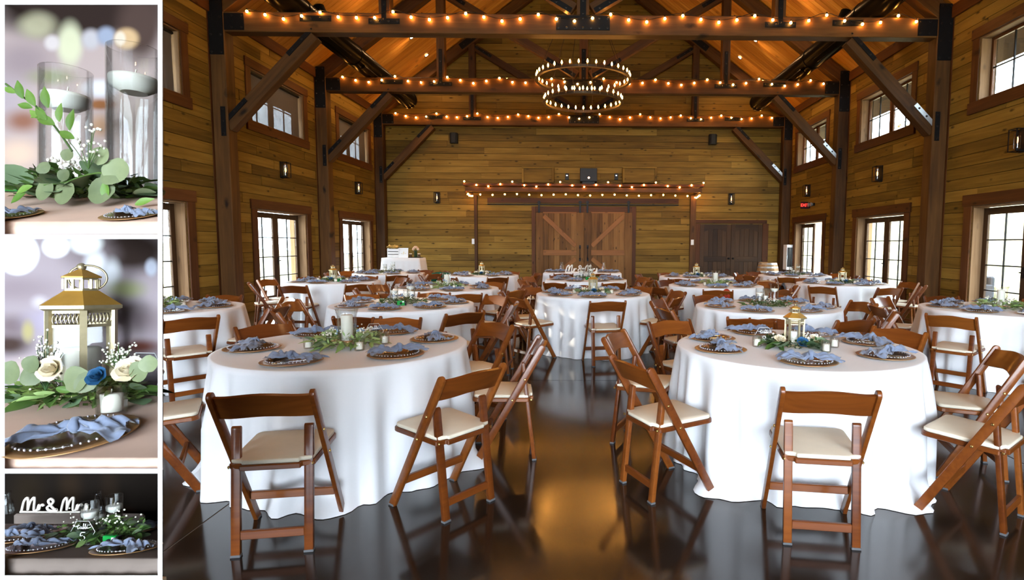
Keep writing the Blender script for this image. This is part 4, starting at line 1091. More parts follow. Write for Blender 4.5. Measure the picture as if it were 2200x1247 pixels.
def leafmesh(name, mat, L_, W, fold=.25, curl=.2, pointy=1.0):
    P = []
    for i in range(7):
        u = i/6; w_ = W * (math.sin(PI * min(.98, u*.94 + .05)) ** (1.0 if pointy else .6)) * (1 - .35*u*pointy)
        P.append([Vector((L_*u, w_*v, fold*abs(v)*w_ - curl*L_*u*u)) for v in (-1, -.5, 0, .5, 1)])
    return MB().grid(P).mesh(name, mat)
LEAVES = {'round': leafmesh('leaf', EUC, .055, .026, .15, .12, 0), 'dark': leafmesh('leaf', DKL, .075, .017, .35, .2), 'light': leafmesh('leaf', LTL, .085, .014, .4, .25), 'euc2': leafmesh('leaf', EUC, .045, .018, .2, .1, 0)}
def greenery(x, y, z, label, seed, big, kinds, rad=.15, inner=.06, fine=160, sc=1.0, breath=30, tall=.05, finecol=None, M=None, squash=1.0, blue=0):
    rn = random.Random(seed); M = M or T(x, y, z)
    t = tag(ob('greenery_garland', None, None, M), label, 'greenery', 'table greenery')
    for i in range(big):
        a = rn.random()*2*PI; r = inner + (rad - inner)*rn.random()**.7
        p = T(r*math.cos(a), r*math.sin(a)*squash, .012 + rn.random()*tall*(1 - .5*r/rad)) @ RZ(a + rn.uniform(-.8, .8)) @ RY(rn.uniform(-.5, .15)) @ RX(rn.uniform(-.7, .7)) @ SC(rn.uniform(.75, 1.25)*sc)
        ob('leaf', LEAVES[rn.choice(kinds)], t, p)
    b = MB()
    for i in range(fine):
        a = rn.random()*2*PI; r = inner + (rad*.95 - inner)*rn.random(); c = Vector((r*math.cos(a), r*math.sin(a)*squash, .008 + rn.random()*tall*.9))
        d = Vector((math.cos(a) + rn.uniform(-1, 1), math.sin(a) + rn.uniform(-1, 1), rn.uniform(-.3, .7))).normalized() * .03*sc
        s = d.cross(Vector((rn.uniform(-1, 1), rn.uniform(-1, 1), 1))).normalized() * .007*sc
        b.add([c, c + d*.5 + s, c + d, c + d*.5 - s], ((0, 1, 2, 3),))
    tag(ob('fine_foliage', b.mesh('fine_foliage', finecol or DKL), t), None, None, kind='stuff')
    for i in range(10):
        a = 2*PI*i/10 + rn.random(); b = None
    st = MB()
    for i in range(9):
        a = 2*PI*i/9 + rn.random()*.5; st.tube(spline([(inner*.8*math.cos(a), inner*.8*math.sin(a)*squash, .008), (rad*.6*math.cos(a+.2), rad*.6*math.sin(a+.2)*squash, .02), (rad*.9*math.cos(a+.35), rad*.9*math.sin(a+.35)*squash, .012)], 3), .0016, 4)
    tag(ob('stems', st.mesh('stems', DKL), t), None, None, kind='stuff')
    def blooms(n, col, nm, sz):
        b = MB()
        for i in range(n):
            if i % 6 == 0: a = rn.random()*2*PI; r = inner + (rad - inner)*.6*rn.random(); c = Vector((r*math.cos(a), r*math.sin(a)*squash, .03 + tall*rn.uniform(.5, 1)))
            b.ball(c + Vector((rn.gauss(0, .012), rn.gauss(0, .012), rn.gauss(0, .009)))*1.0, sz*rn.uniform(.7, 1.2), 5, 4)
        tag(ob(nm, b.mesh(nm, col), t), None, None, kind='stuff')
    if breath: blooms(breath, BREATH, 'baby_breath', .0045*sc)
    if blue: blooms(blue, BLUEF, 'blue_blossom', .006*sc)
    return t
BREATH = plain('baby_breath', (.75, .72, .62), rough=.8); BLUEF = plain('pale_blue_blossom', (.30, .42, .62), rough=.8)
def rosemesh(mat):
    b = MB()
    for ring, (n, r, h, open_) in enumerate(((3, .006, .032, .0), (4, .011, .031, .002), (5, .017, .027, .006), (6, .023, .022, .012))):
        for i in range(n):
            a0 = 2*PI*i/n + ring*.5; P = []
            for u in range(5):
                row = []
                for v in range(5):
                    a = a0 + (v - 2)/4 * (2*PI/n)*1.25; rr = r*(.45 + .75*math.sin(u/4*PI*.55)) + open_*(u/4)**3; z = h*u/4 - .004*abs(v-2)*(u/4)
                    row.append(Vector((rr*math.cos(a), rr*math.sin(a), z)))
                P.append(row)
            b.grid(P)
    return b.mesh('petals', mat)
ROSEW = rosemesh(plain('cream_petal', (.80, .70, .50), rough=.6)); ROSEB = rosemesh(plain('teal_blue_petal', (.02, .09, .20), rough=.6))
def rose(M, label, blue=False):
    t = tag(ob('rose', None, None, M), label, 'rose', 'roses in the centrepieces')
    ob('petals', ROSEB if blue else ROSEW, t)
    ob('sepals', MB().lathe([(.004, -.012), (.010, -.004), (.016, .004)], 8, cap1=False).mesh('sepals', DKL), t)
INK = plain('white_ink', (.85, .85, .85), rough=.6)
ACR = glass('acrylic', (.93, .95, .96), .08)
def stroke(pts, r, mat, name='lettering', flat=None):
    b = MB()
    for p in pts: b.tube(spline([(x, 0, z) for x, z in p], 5), r, 5)
    return b.mesh(name, mat)
TABLE_WORD = [[(-.042, .006), (-.03, .004), (-.022, .006)], [(-.020, .016), (-.024, -.004), (-.020, -.006), (-.014, 0)], [(-.030, .008), (-.012, .012)], [(-.006, .004), (-.012, .002), (-.012, -.006), (-.004, -.002), (-.004, .004), (-.002, -.006), (.003, 0), (.008, .018), (.006, .018), (.004, -.006), (.010, -.002), (.008, .002), (.012, -.004), (.018, .016), (.015, .016), (.014, -.006), (.020, -.002), (.026, .002), (.022, .004), (.021, -.004), (.030, -.003), (.044, .002)]]
DIG = {'5': [[(.014, .022), (-.006, .020), (-.010, .004), (.002, .006), (.012, -.004), (.008, -.018), (-.006, -.022), (-.014, -.014)]],
       '8': [[(.010, .016), (.0, .022), (-.010, .014), (-.002, .003), (.010, -.010), (.002, -.021), (-.010, -.014), (.0, .0), (.010, .010), (.010, .016)]]}
def sign(M, digit, label, sc=1.0):
    t = tag(ob('number_sign', None, None, M), label, 'table sign')
    hx = [(.062*math.cos(R_(60*j)), .07 + .062*math.sin(R_(60*j))) for j in range(6)]
    hx = [(x, max(z, .0)) for x, z in hx]
    pl = ob('acrylic_hexagon', MB().prism(hx, -.0015, .0015, M=RX(PI/2)).mesh('acrylic_hexagon', ACR), t)
    b = MB()
    for i, j in ((0, 1), (5, 0), (3, 2), (2, 1)): b.tube([(hx[i][0], 0, hx[i][1]), (hx[j][0], 0, hx[j][1])], .0012, 4)
    ob('edge_line', b.mesh('edge_line', INK), pl)
    ob('base_foot', MB().box(-.03, .03, -.015, .015, 0, .006).mesh('base_foot', ACR), t)
    ob('word_lettering', stroke(TABLE_WORD, .0014, INK), pl, T(0, -.003, .092))
    if digit: ob('digit_lettering', stroke(DIG[digit], .0022, INK), pl, T(0, -.003, .045))
CAMG = plain('camera_green', (.01, .30, .05), rough=.45)
def toy_camera(M, label):
    t = tag(ob('disposable_camera', None, None, M), label, 'camera', 'green disposable cameras')
    ob('body', MB().box(-.04, .04, -.012, .012, 0, .055).mesh('body', CAMG, bevel=.003), t)
    ob('end_grip', MB().box(.04, .058, -.015, .015, 0, .055).mesh('end_grip', BLKP, bevel=.003), t)
    ob('lens', MB().lathe([(.013, 0), (.013, .008), (.007, .009)], 12).mesh('lens', BLKP), t, T(0, -.012, .027) @ RX(PI/2))
    ob('flash', MB().box(.015, .033, -.0135, -.012, .036, .049).mesh('flash', WHITEP), t)

# ------------------------------------------------------------------ the tables
# name, centre, cloth, chair azimuths (deg, 0 = right, 90 = away), centrepiece
e45 = lambda a, n=8: [(a + 45*i) % 360 for i in range(n)]
TABLES = [
 ('near left table', -1.59, 3.80, (1, .10), [-84, -40, 4, 50, 95, 140, 172, 207], 'hurricane'),
 ('near right table', 1.42, 3.82, (2, .15), [-104, -50, -12, 32, 78, 122, 162, 208], 'lantern'),
 ('second inner left table', -2.05, 6.42, (3, 0.0), e45(-92), 'float'),
 ('left edge table', -4.45, 5.95, (4, .06), e45(-43), 'hurricane'),
 ('second inner right table', 2.03, 6.32, (5, 0.0), e45(-116), 'float'),
 ('right edge table', 4.55, 6.18, (1, .10), e45(-143), 'hurricane'),
 ('centre aisle lantern table', .11, 7.88, (4, .06), [-87, -35, 10, 55, 95, 140, 185, -142], 'lantern'),
 ('left wall lantern table', -4.48, 10.19, (3, 0.0), e45(-93), 'lantern'),
 ('third inner left table', -2.12, 8.75, (5, 0.0), e45(-68), 'hurricane'),
 ('third inner right table', 2.2, 9.6, (3, 0.0), e45(-100), 'hurricane'),
 ('right wall lantern table', 4.62, 10.2, (2, .15), e45(-126), 'lantern'),
 ('number five centre table', .02, 11.0, (5, 0.0), e45(-112), 'float'),
 ('far left corner table', -4.45, 13.0, (4, .06), e45(-112), 'float'),
 ('far inner left table', -2.24, 12.4, (3, 0.0), e45(-112), 'lantern'),
 ('far inner right table', 2.38, 12.2, (5, 0.0), e45(-112), 'lantern'),
 ('far right corner table', 4.73, 12.85, (4, .06), e45(-112), 'float'),
]
CHAIRS_AT = {}
def azwords(azs):
    free = list(range(8)); o = []
    for a in azs:
        k = min(free, key=lambda q: abs((a - q*45 + 180) % 360 - 180)); free.remove(k); o.append(WORDS[k])
    return o
for ti, (tn, cx, cy, ck, azs, kind) in enumerate(TABLES):
    rn = random.Random(100 + ti); near = ti < 2
    t = thing('banquet_table', 'round banquet table under a floor-length white cloth, the ' + tn, 'table', (cx, cy, 0), rn.random()*6.28, 'white-clothed round tables')
    ob('tablecloth', CLOTH[ck], t); ob('tabletop', TTOP, t)
    for a, wd in zip(azs, azwords(azs)):
        an = R_(a + (0 if near else rn.uniform(-4, 4))); r = 1.03 + rn.uniform(-.02, .05)
        if ti == 0 and a == 172: continue
        rz = an + PI/2 + (rn.uniform(-.10, .10))
        chair(cx + r*math.cos(an), cy + r*math.sin(an), rz, 'brown wooden folding chair at the %s of the %s' % (wd, tn), detail=ti < 7)
    settings(tn, cx, cy, ([-160, -100, -40, 20, 78, 136], [-160, -101, -43, 10, 55, 102, 150])[ti] if near else [(azs[0] + 360*i/7) % 360 for i in range(7)], 200 + ti, near, r=.565)
    z = TZ + .001
    if kind == 'hurricane':
        hurricane(cx, cy, z, tn)
        greenery(cx, cy, z, 'pale green leafy wreath around the hurricane candle on the ' + tn, 300 + ti, 64 if ti == 0 else 30, ('light', 'light', 'round'), sc=1.35, rad=.20, inner=.075, fine=300, breath=90, tall=.09, finecol=LTL, blue=24 if ti == 0 else 6)
        for k, (a, wd) in enumerate(((-50, 'front right'), (-150, 'left'), (15, 'right'))): votive(T(cx + .235*math.cos(R_(a)), cy + .235*math.sin(R_(a)), z), 'small votive candle glass %s of the greenery on the %s' % (wd, tn))
        if ti == 0: sign(T(cx + .12, cy + .16, z) @ RZ(R_(25)), None, 'clear acrylic hexagon sign behind the greenery on the ' + tn)
        if ti == 8: toy_camera(T(cx + .15, cy - .13, z) @ RZ(.3), 'green disposable camera beside the greenery on the ' + tn)
    elif kind == 'lantern':
        lantern(T(cx, cy, z) @ RZ(R_(18 + 20*ti)), 'gold hexagonal candle lantern on the ' + tn, 'white pillar candle inside the lantern on the ' + tn)
        greenery(cx, cy, z, 'eucalyptus and ruscus garland around the lantern on the ' + tn, 300 + ti, 54 if ti == 1 else 26, ('round', 'euc2', 'round', 'dark'), sc=1.3, rad=.20, inner=.085, fine=320, breath=50, tall=.05, finecol=DKL, squash=.8)
        rose(T(cx - .12, cy - .06, z + .05) @ RX(.5), 'cream rose left of the lantern on the ' + tn); rose(T(cx + .115, cy - .05, z + .05) @ RX(.6) @ RY(.3), 'cream rose right of the lantern on the ' + tn)
        rose(T(cx + .01, cy - .115, z + .04) @ RX(.8), 'teal blue rose in front of the lantern on the ' + tn, True)
        for a, wd in ((-60, 'front right'), (-175, 'left'), (-10, 'right')): votive(T(cx + .26*math.cos(R_(a)), cy + .24*math.sin(R_(a)), z), 'small votive candle glass %s of the lantern on the %s' % (wd, tn))
        if ti == 1: sign(T(cx - .2, cy + .02, z) @ RZ(R_(-12)), '8', 'clear acrylic number eight sign beside the lantern on the ' + tn)
        if ti == 7: toy_camera(T(cx + .16, cy - .12, z) @ RZ(.2), 'green disposable camera beside the lantern on the ' + tn)
        if ti == 6: sign(T(cx - .22, cy + .03, z), None, 'clear acrylic hexagon sign left of the lantern on the ' + tn)
    else:
        for dx, dy, h, wl, wd in ((-.09, -.02, .20, .145, 'short'), (.085, .02, .25, .19, 'tall'), (.01, .12, .15, .10, 'low rear')):
            float_glass(cx + dx, cy + dy, z, .046, h, wl, '%s cylinder glass with a floating white candle on the %s' % (wd, tn))
        greenery(cx, cy, z, 'dark leafy garland around the cylinder glasses on the ' + tn, 300 + ti, 44 if ti in (2, 4) else 26, ('dark', 'dark', 'round', 'euc2'), rad=.26, inner=.05, fine=320, breath=70, tall=.06, finecol=DKL, squash=.6)
        if ti in (2, 11): toy_camera(T(cx + .03, cy - .17, z) @ RZ(.4), 'green disposable camera in front of the greenery on the ' + tn)
        if ti == 11: sign(T(cx - .16, cy - .12, z), '5', 'clear acrylic number five sign on the ' + tn)

# head table with script letters
hx, hy = onZ(1251, 588, TZ).x, 13.75
t = thing('head_table', 'rectangular head table with white cloth in front of the barn doors', 'table', (hx, hy, 0))
def rect_cloth(lx, ly, zt, seed, zb=.003, flare=.06):
    rn = random.Random(seed); b = MB(); n = 120; rows = []
    def per(f):
        P = 2*(lx + ly); d = f*P
        for (ax, ay), (bx_, by_), l, nm in (((-lx/2, -ly/2), (lx/2, -ly/2), lx, (0, -1)), ((lx/2, -ly/2), (lx/2, ly/2), ly, (1, 0)), ((lx/2, ly/2), (-lx/2, ly/2), lx, (0, 1)), ((-lx/2, ly/2), (-lx/2, -ly/2), ly, (-1, 0))):
            if d <= l: u = d/l; return ax + (bx_-ax)*u, ay + (by_-ay)*u, nm
            d -= l
        return -lx/2, -ly/2, (-1, 0)
    pts = [per((j + .5)/n) for j in range(n)]
    for s in (.02, .5, .985): rows.append([Vector((x*s, y*s, zt)) for x, y, m in pts])
    for i in range(10):
        tt = i/9; rows.append([Vector((x + m[0]*(.01 + flare*tt) + .02*tt*math.sin(j*1.1 + seed)*m[0] , y + m[1]*(.01 + flare*tt) + .02*tt*math.sin(j*1.1 + seed)*m[1], zt - .004 - (zt - zb)*tt)) for j, (x, y, m) in enumerate(pts)])
    return b.rings(rows, cap0=True, cap1=False).mesh('tablecloth', LINEN)
ob('tablecloth', rect_cloth(1.82, .76, TZ, 3), t); ob('tabletop', MB().box(-.89, .89, -.36, .36, .70, TZ - .003).mesh('tabletop', WHITEP), t)
for dx, wd in ((-.42, 'left'), (.42, 'right')):
    chair(hx + dx, hy - .72, 0, 'brown wooden folding chair at the front %s of the head table' % wd, False)
    chair(hx + dx, hy + .72, PI, 'brown wooden folding chair behind the %s half of the head table' % wd, False)
settings('head table', hx, hy, [], 1)
rn = random.Random(77)
for dx, wd in ((-.72, 'far left'), (-.48, 'inner left'), (.48, 'inner right'), (.72, 'far right')):
    tag(ob('charger_plate', CHARGER, None, T(hx + dx, hy - .05, TZ)), 'gold-brown charger plate at the %s of the head table' % wd, 'plate', 'charger plates on the round tables')
    g = thing('beaded_plate', 'clear beaded dinner plate at the %s of the head table' % wd, 'plate', (hx + dx, hy - .05, TZ + .004), 0, 'clear beaded plates'); ob('dish', PLATE, g); ob('beaded_rim', BEADS, g)
    tag(ob('napkin', rn.choice(NAPS), None, T(hx + dx, hy - .05, TZ + .006) @ RZ(rn.uniform(-.4, .4))), 'knotted dusty blue napkin at the %s of the head table' % wd, 'napkin', 'dusty blue napkins')
MRS = [[(-.33, .00), (-.30, .10), (-.27, .14), (-.255, .13), (-.265, .02)], [(-.265, .02), (-.235, .10), (-.20, .145), (-.19, .13), (-.205, .03), (-.19, .01), (-.165, .03)], [(-.17, .02), (-.15, .075), (-.155, .02), (-.14, .06), (-.115, .075), (-.105, .06)],
       [(.02, .03), (-.02, .01), (-.06, .02), (-.07, .05), (-.03, .075), (-.005, .11), (-.03, .135), (-.055, .11), (-.03, .06), (.005, .02), (.03, .01)],
       [(.06, .00), (.09, .10), (.115, .14), (.13, .13), (.12, .02)], [(.12, .02), (.15, .10), (.185, .145), (.195, .13), (.18, .03), (.195, .01), (.215, .03)], [(.21, .02), (.23, .075), (.225, .02), (.24, .06), (.265, .075), (.275, .06)], [(.27, .01), (.30, .03), (.315, .08), (.32, .04), (.305, .01), (.285, .02)], [(-.34, .0), (-.1, -.004), (.1, -.004), (.33, 0)]]
def mrs(M, label, k=1.0):
    t = tag(ob('script_sign', None, None, M), label, 'sign')
    ob('lettering', stroke(MRS, .012, plain('white_letters', (.85, .80, .72), rough=.6)), t, T(0, 0, .012) @ SC(k))
mrs(T(hx - .02, hy - .2, TZ), 'white cursive Mr & Mrs letters standing on the head table', 1.15)
def carafe(M, label):
    t = tag(ob('water_carafe', None, None, M), label, 'carafe', 'glass carafes on the head table')
    ob('glass', MB().lathe([(.045, 0), (.05, .01), (.05, .12), (.03, .17), (.028, .20), (.04, .24), (.037, .24), (.024, .20), (.046, .12), (.046, .01)], 20).mesh('glass', CLEAR), t)
    ob('water', MB().lathe([(.044, .012), (.045, .12), (.03, .155)], 18).mesh('water', WATER), t)
carafe(T(hx - .50, hy + .12, TZ), 'glass water carafe left of the cursive letters'); carafe(T(hx + .52, hy + .12, TZ), 'glass water carafe right of the cursive letters')
for dx, h, wd in ((.02, .15, 'low'), (.16, .22, 'tall')): float_glass(hx + dx, hy - .28, TZ + .001, .05, h, h*.72, '%s cylinder glass with floating candle on the head table' % wd)

# card table in the far left corner
cxy = (onY(868, 553, 17.6).x, 17.6)
t = thing('card_table', 'tall white-clothed card table in the far left corner', 'table', (*cxy, 0)); zt = onY(868, 554, 17.6).z
ob('tablecloth', rect_cloth(1.12, .7, zt, 5, flare=.12), t)
cr = thing('card_crate', 'white slatted crate holding crumpled gold paper on the card table', 'crate', (cxy[0] - .30, cxy[1] - .05, zt + .001), R_(12))
for i in range(3): ob('slat', MB().box(-.17, .17, -.13, -.118, .02 + .09*i, .09 + .09*i).mesh('slat', WHITEP), cr); ob('slat', MB().box(-.17, .17, .118, .13, .02 + .09*i, .09 + .09*i).mesh('slat', WHITEP), cr)
for x in (-.17, .158):
    for i in range(3): ob('side_slat', MB().box(x, x + .012, -.118, .118, .02 + .09*i, .09 + .09*i).mesh('side_slat', WHITEP), cr)
for x in (-.165, .15):
    for y in (-.117, .102): ob('corner_post', MB().box(x, x + .015, y, y + .015, 0, .29).mesh('corner_post', WHITEP), cr)
ob('base', MB().box(-.155, .155, -.115, .115, 0, .015).mesh('base', WHITEP), cr); ob('dark_lining', MB().box(-.15, .15, -.10, .10, .016, .27).mesh('dark_lining', BLKP), cr)
gp = MB(); rn = random.Random(9)
for k in range(7):
    c = Vector((rn.uniform(-.11, .11), rn.uniform(-.06, .06), .30)); P = []
    for i in range(8): P.append([c + Vector(((i/7-.5)*.16, (j/7-.5)*.16, .05*noise.noise((i*.7+k, j*.7, k*3.1)) + .06*(1 - abs(i/7-.5)*2)*(1-abs(j/7-.5)*2) + .02*k/3)) for j in range(8)])
    gp.grid(P, sm=False)
ob('gold_paper', gp.mesh('gold_paper', plain('gold_tissue', (.75, .52, .16), rough=.4, metal=.3)), cr)
sg = thing('card_sign', 'square white card sign leaning on the card table', 'sign', (cxy[0] + .03, cxy[1] - .16, zt + .001), R_(-8))
ob('board', MB().box(-.15, .15, -.006, .006, 0, .30).mesh('board', WHITEP, bevel=.002, M=RX(-.12)), sg); ob('script_line', stroke([[(-.07, .12), (-.05, .14), (-.04, .11)], [(0, .10), (.01, .19), (.02, .11)], [(.05, .12), (.07, .14), (.08, .12)]], .004, BRASS), sg, T(0, -.012, 0) @ RX(-.12)); ob('easel_leg', MB().beam((0, .04, .2), (0, .12, 0), .02, .01).mesh('easel_leg', WHITEP), sg)
fv = thing('flower_vase', 'dark glass vase of blush flowers on the card table tray', 'vase', (cxy[0] + .36, cxy[1], zt + .02))
ob('vase', MB().lathe([(.045, 0), (.05, .02), (.045, .16), (.055, .2), (.05, .2), (.04, .16), (.045, .02)], 16).mesh('vase', plain('dark_green_glass', (.03, .05, .02), rough=.15)), fv)
for i in range(6): 
    a = i*1.05; ob('blossom', MB().ball((.07*math.cos(a), .06*math.sin(a), .24 + .03*(i % 3)), .042, 8, 6).mesh('blossom', plain('blush_petal', (.75, .5, .34), rough=.7, bump=.5)), fv)
    ob('stem', MB().cyl((0, 0, .1), (.07*math.cos(a), .06*math.sin(a), .22 + .03*(i % 3)), .004, n=5).mesh('stem', DKL), fv)
tag(ob('serving_tray', MB().box(-.2, .2, -.14, .14, 0, .018).mesh('serving_tray', BLKP, bevel=.006), None, T(cxy[0] + .36, cxy[1] - .02, zt + .001)), 'dark flat tray under the vase and jars on the card table', 'tray')
for dx, wd in ((-.13, 'left'), (.13, 'right')):
    j = thing('candle_jar', 'small jar candle %s of the vase on the card table' % wd, 'candle jar', (cxy[0] + .36 + dx, cxy[1] - .1, zt + .02))
    ob('jar', MB().lathe([(.04, 0), (.042, .01), (.042, .09), (.038, .09), (.038, .01)], 16).mesh('jar', plain('amber_glass', (.08, .045, .02), rough=.15)), j); ob('lid', MB().lathe([(.043, .09), (.043, .115), (.02, .118)], 16).mesh('lid', CARD), j)

# jackets and a scarf left on chair backs
def garment(x, y, rz, w_, h, col, name, label, cat, seed):
    rn = random.Random(seed); P = []; ph = rn.random()*6
    for i in range(17):
        u = i/16; row = []
        for j in range(23):
            v = j/22*2 - 1                     # -1 rear hem .. 1 front hem, 0 over the chair top
            f = .012*math.sin(u*14 + ph + 2*v) + .008*math.sin(u*27 + ph*2)
            yy = math.copysign(min(abs(v)*6, 1)*(.035 + .03*abs(v)), v) + f*abs(v)
            zz = .80 - h*max(0, abs(v) - .06) - .03*(2*u - 1)**2
            row.append(Vector(((u - .5)*w_*(1 + .12*abs(v)), yy, zz)))
        P.append(row)
    m = plain(name + '_cloth', col, rough=.85, var=.2, scale=20)
    t = thing(name, label, cat, (x, y, 0), rz)
    ob('draped_cloth', MB().grid(P).mesh('draped_cloth', m), t)
def onchair(ti, a, d=1.275):
    _, cx, cy, *_r = TABLES[ti]; an = R_(a); return cx + d*math.cos(an), cy + d*math.sin(an), an + PI/2
x, y, r = onchair(8, 112 - 5); 
garment(-3.25, 12.9, R_(20), .40, .30, (.01, .10, .06), 'green_jacket', 'dark green jacket draped over a chair by the far left tables', 'jacket', 1)
chair(-3.3, 13.13, R_(200), 'brown wooden folding chair under the dark green jacket', False)
p = onY(1643, 607, 10.6); garment(p.x, 10.4, R_(-60), .42, .30, (.40, .28, .17), 'beige_jacket', 'beige jacket draped over a chair at the third inner right table', 'jacket', 2)
p = onY(1690, 607, 9.6); garment(p.x, 9.75, R_(65), .42, .42, (.035, .045, .06), 'dark_jacket', 'dark slate jacket draped over a chair at the right wall lantern table', 'jacket', 3)
x, y, r = onchair(9, -100); garment(x + .10, y, r, .10, .26, (.30, .03, .012), 'plaid_scarf', 'red and orange scarf hanging over a chair back at the third inner right table', 'scarf', 4)
# ------------------------------------------------------------------ white case at the left, added to stand in for the collage insets
def fr(x, y, d): return at(x, y, d)
def slabq(q0, q1):
    "prism between two quads of points"
    return MB().add(list(q0) + list(q1), ((3,2,1,0),(4,5,6,7),(0,1,5,4),(1,2,6,5),(2,3,7,6),(3,0,4,7)))
def pane4(x0, x1, y0, y1, d0, d1): return slabq([fr(x0, y1, d0), fr(x1, y1, d0), fr(x1, y0, d0), fr(x0, y0, d0)], [fr(x0, y1, d1), fr(x1, y1, d1), fr(x1, y0, d1), fr(x0, y0, d1)])
D0 = 1.25
case = thing('added_case', 'added white display case standing in for the three collage insets at the left', 'display case', (fr(175, 1247, 1.5).x, fr(175, 1247, 1.5).y, 0))
def cpart(n, mb, mat): return ob(n, mb.mesh(n, mat), case, I4, world=True)
for a, b in ((-2, 10), (339, 349)): cpart('upright', pane4(a, b, -6, 1260, D0, D0 + .02), WHITEP)
for a, b in ((-6, 10), (504, 514), (1008, 1018), (1237, 1253)): cpart('rail', pane4(10, 339, a, b, D0, D0 + .02), WHITEP)
CASEB = plain('case_lining', (.05, .03, .02), rough=.8)
cpart('side_panel', pane4(343, 346, -4, 1250, D0 + .02, 1.83), CASEB)
for yy in (2, 509, 1013, 1244): cpart('side_rail', pane4(2, 6, yy - 3, yy + 3, D0 + .02, 1.83), WHITEP)
cpart('bottom_panel', pane4(4, 345, 1243, 1249, D0 + .02, 1.83), CASEB)
for x in (4, 332):
    for d in (D0 + .02, 1.79):
        p = fr(x, 1248, d); cpart('foot_leg', MB().box(p.x - .015, p.x + .015, p.y - .015, p.y + .015, 0, p.z), WHITEP)
def backdrop(name, base, blobs):  # soft blobs paint the blurred hall, its window light and shade, into the colour
    m, nt, p = newmat(name); L = nt.links.new; tc = N(nt, 'TexCoord'); col = None
    rgb = N(nt, 'RGB'); rgb.outputs[0].default_value = (*base, 1); col = rgb.outputs[0]
    for x, y, rx, ry, c, soft in blobs:
        mp = N(nt, 'Mapping'); mp.vector_type = 'POINT'; mp.inputs['Location'].default_value = (-x/rx, y/ry, 0); mp.inputs['Scale'].default_value = (100/rx, 100/ry, 0)
        L(tc.outputs['Object'], mp.inputs[0]); ln = N(nt, 'VectorMath', op='LENGTH'); L(mp.outputs[0], ln.inputs[0])
        mr = N(nt, 'MapRange'); mr.interpolation_type = 'SMOOTHSTEP'; mr.inputs[1].default_value = 1 - soft; mr.inputs[2].default_value = 1 + soft*.3; mr.inputs[3].default_value = 1; mr.inputs[4].default_value = 0
        L(ln.outputs['Value'], mr.inputs[0]); mx = N(nt, 'MixRGB'); L(mr.outputs[0], mx.inputs[0]); L(col, mx.inputs[1]); mx.inputs[2].default_value = (*c, 1); col = mx.outputs[0]
    L(col, p.inputs['Base Color']); p.inputs['Roughness'].default_value = .8; p.inputs['Specular IOR Level'].default_value = .1
    return m
def backpanel(y0, y1, d, mat, label):
    k = d / FPX * 100
    M = Matrix.Translation(fr(0, 0, d)) @ CAMR.to_4x4() @ SC(k)
    o = ob('painted_backdrop', MB().box(.02, 3.45, -y1/100, -y0/100, -.08, 0).mesh('painted_backdrop', mat), case, M, world=True); o['label'] = label
backpanel(0, 508, 1.80, backdrop('painted_hall_blur_a', (.33, .26, .25), [
    (175, 20, 260, 75, (.018, .010, .008), .5), (300, 60, 60, 90, (.05, .03, .025), .6), (15, 200, 60, 80, (.30, .25, .27), .9), (50, 130, 90, 60, (.22, .17, .18), .9), (80, 55, 48, 34, (.30, .28, .19), .7), (150, 95, 32, 55, (.46, .46, .32), .6),
    (112, 92, 20, 20, (.45, .40, .40), .6), (195, 85, 24, 26, (.36, .34, .36), .6), (228, 78, 24, 24, (.22, .25, .33), .6), (272, 83, 30, 26, (.42, .28, .15), .5), (258, 83, 14, 18, (.50, .42, .34), .5), (110, 165, 60, 22, (.20, .20, .12), .9), (215, 190, 45, 22, (.50, .49, .52), .7), (215, 225, 40, 14, (.20, .08, .03), .7), (50, 260, 50, 30, (.20, .09, .06), .9), (40, 330, 60, 40, (.50, .36, .28), .9), (215, 270, 30, 30, (.40, .24, .15), .9)]), 'painted stand-in for the blurred hall behind the two candle glasses')
backpanel(508, 1012, 1.80, backdrop('painted_hall_blur_b', (.30, .25, .27), [
    (280, 540, 110, 55, (.025, .015, .012), .6), (190, 545, 70, 40, (.20, .16, .17), .9), (30, 620, 120, 35, (.24, .19, .21), .9), (270, 690, 120, 40, (.17, .13, .14), .9), (20, 740, 60, 30, (.05, .03, .025), .8), (30, 700, 60, 30, (.16, .12, .13), .9), (120, 690, 80, 40, (.32, .28, .36), .9),
    (38, 545, 48, 48, (.95, .97, 1.0), .25), (120, 530, 32, 26, (.95, .96, .98), .4), (185, 522, 40, 28, (.80, .82, .82), .5), (205, 565, 28, 34, (.62, .62, .66), .7), (240, 590, 24, 40, (.52, .53, .55), .8), (325, 575, 16, 22, (.40, .42, .50), .6), (270, 622, 50, 24, (.25, .26, .13), .9), (60, 712, 16, 28, (.34, .29, .14), .8), (85, 650, 22, 18, (.45, .40, .42), .9), (300, 745, 60, 20, (.10, .03, .02), .9), (175, 790, 190, 30, (.50, .38, .32), .8)]), 'painted stand-in for the blurred hall and its window light behind the lantern')
backpanel(1012, 1245, 1.80, backdrop('painted_hall_blur_c', (.006, .0035, .002), [(60, 1060, 40, 60, (.012, .007, .003), .9), (150, 1050, 30, 60, (.015, .008, .0035), .9), (235, 1060, 25, 70, (.013, .007, .0035), .9), (270, 1120, 30, 30, (.03, .009, .004), .9)]), 'painted stand-in for the dim blurred plank wall behind the small table')
NLIN = plain('warm_lit_linen', (.60, .42, .33), rough=.8, var=.04)  # white linen with the warm lamplight mixed into its colour
DIMLIN = plain('dim_lit_linen', (.17, .135, .115), rough=.8, var=.04)  # linen darkened in colour to stand for the dim light on the lower table
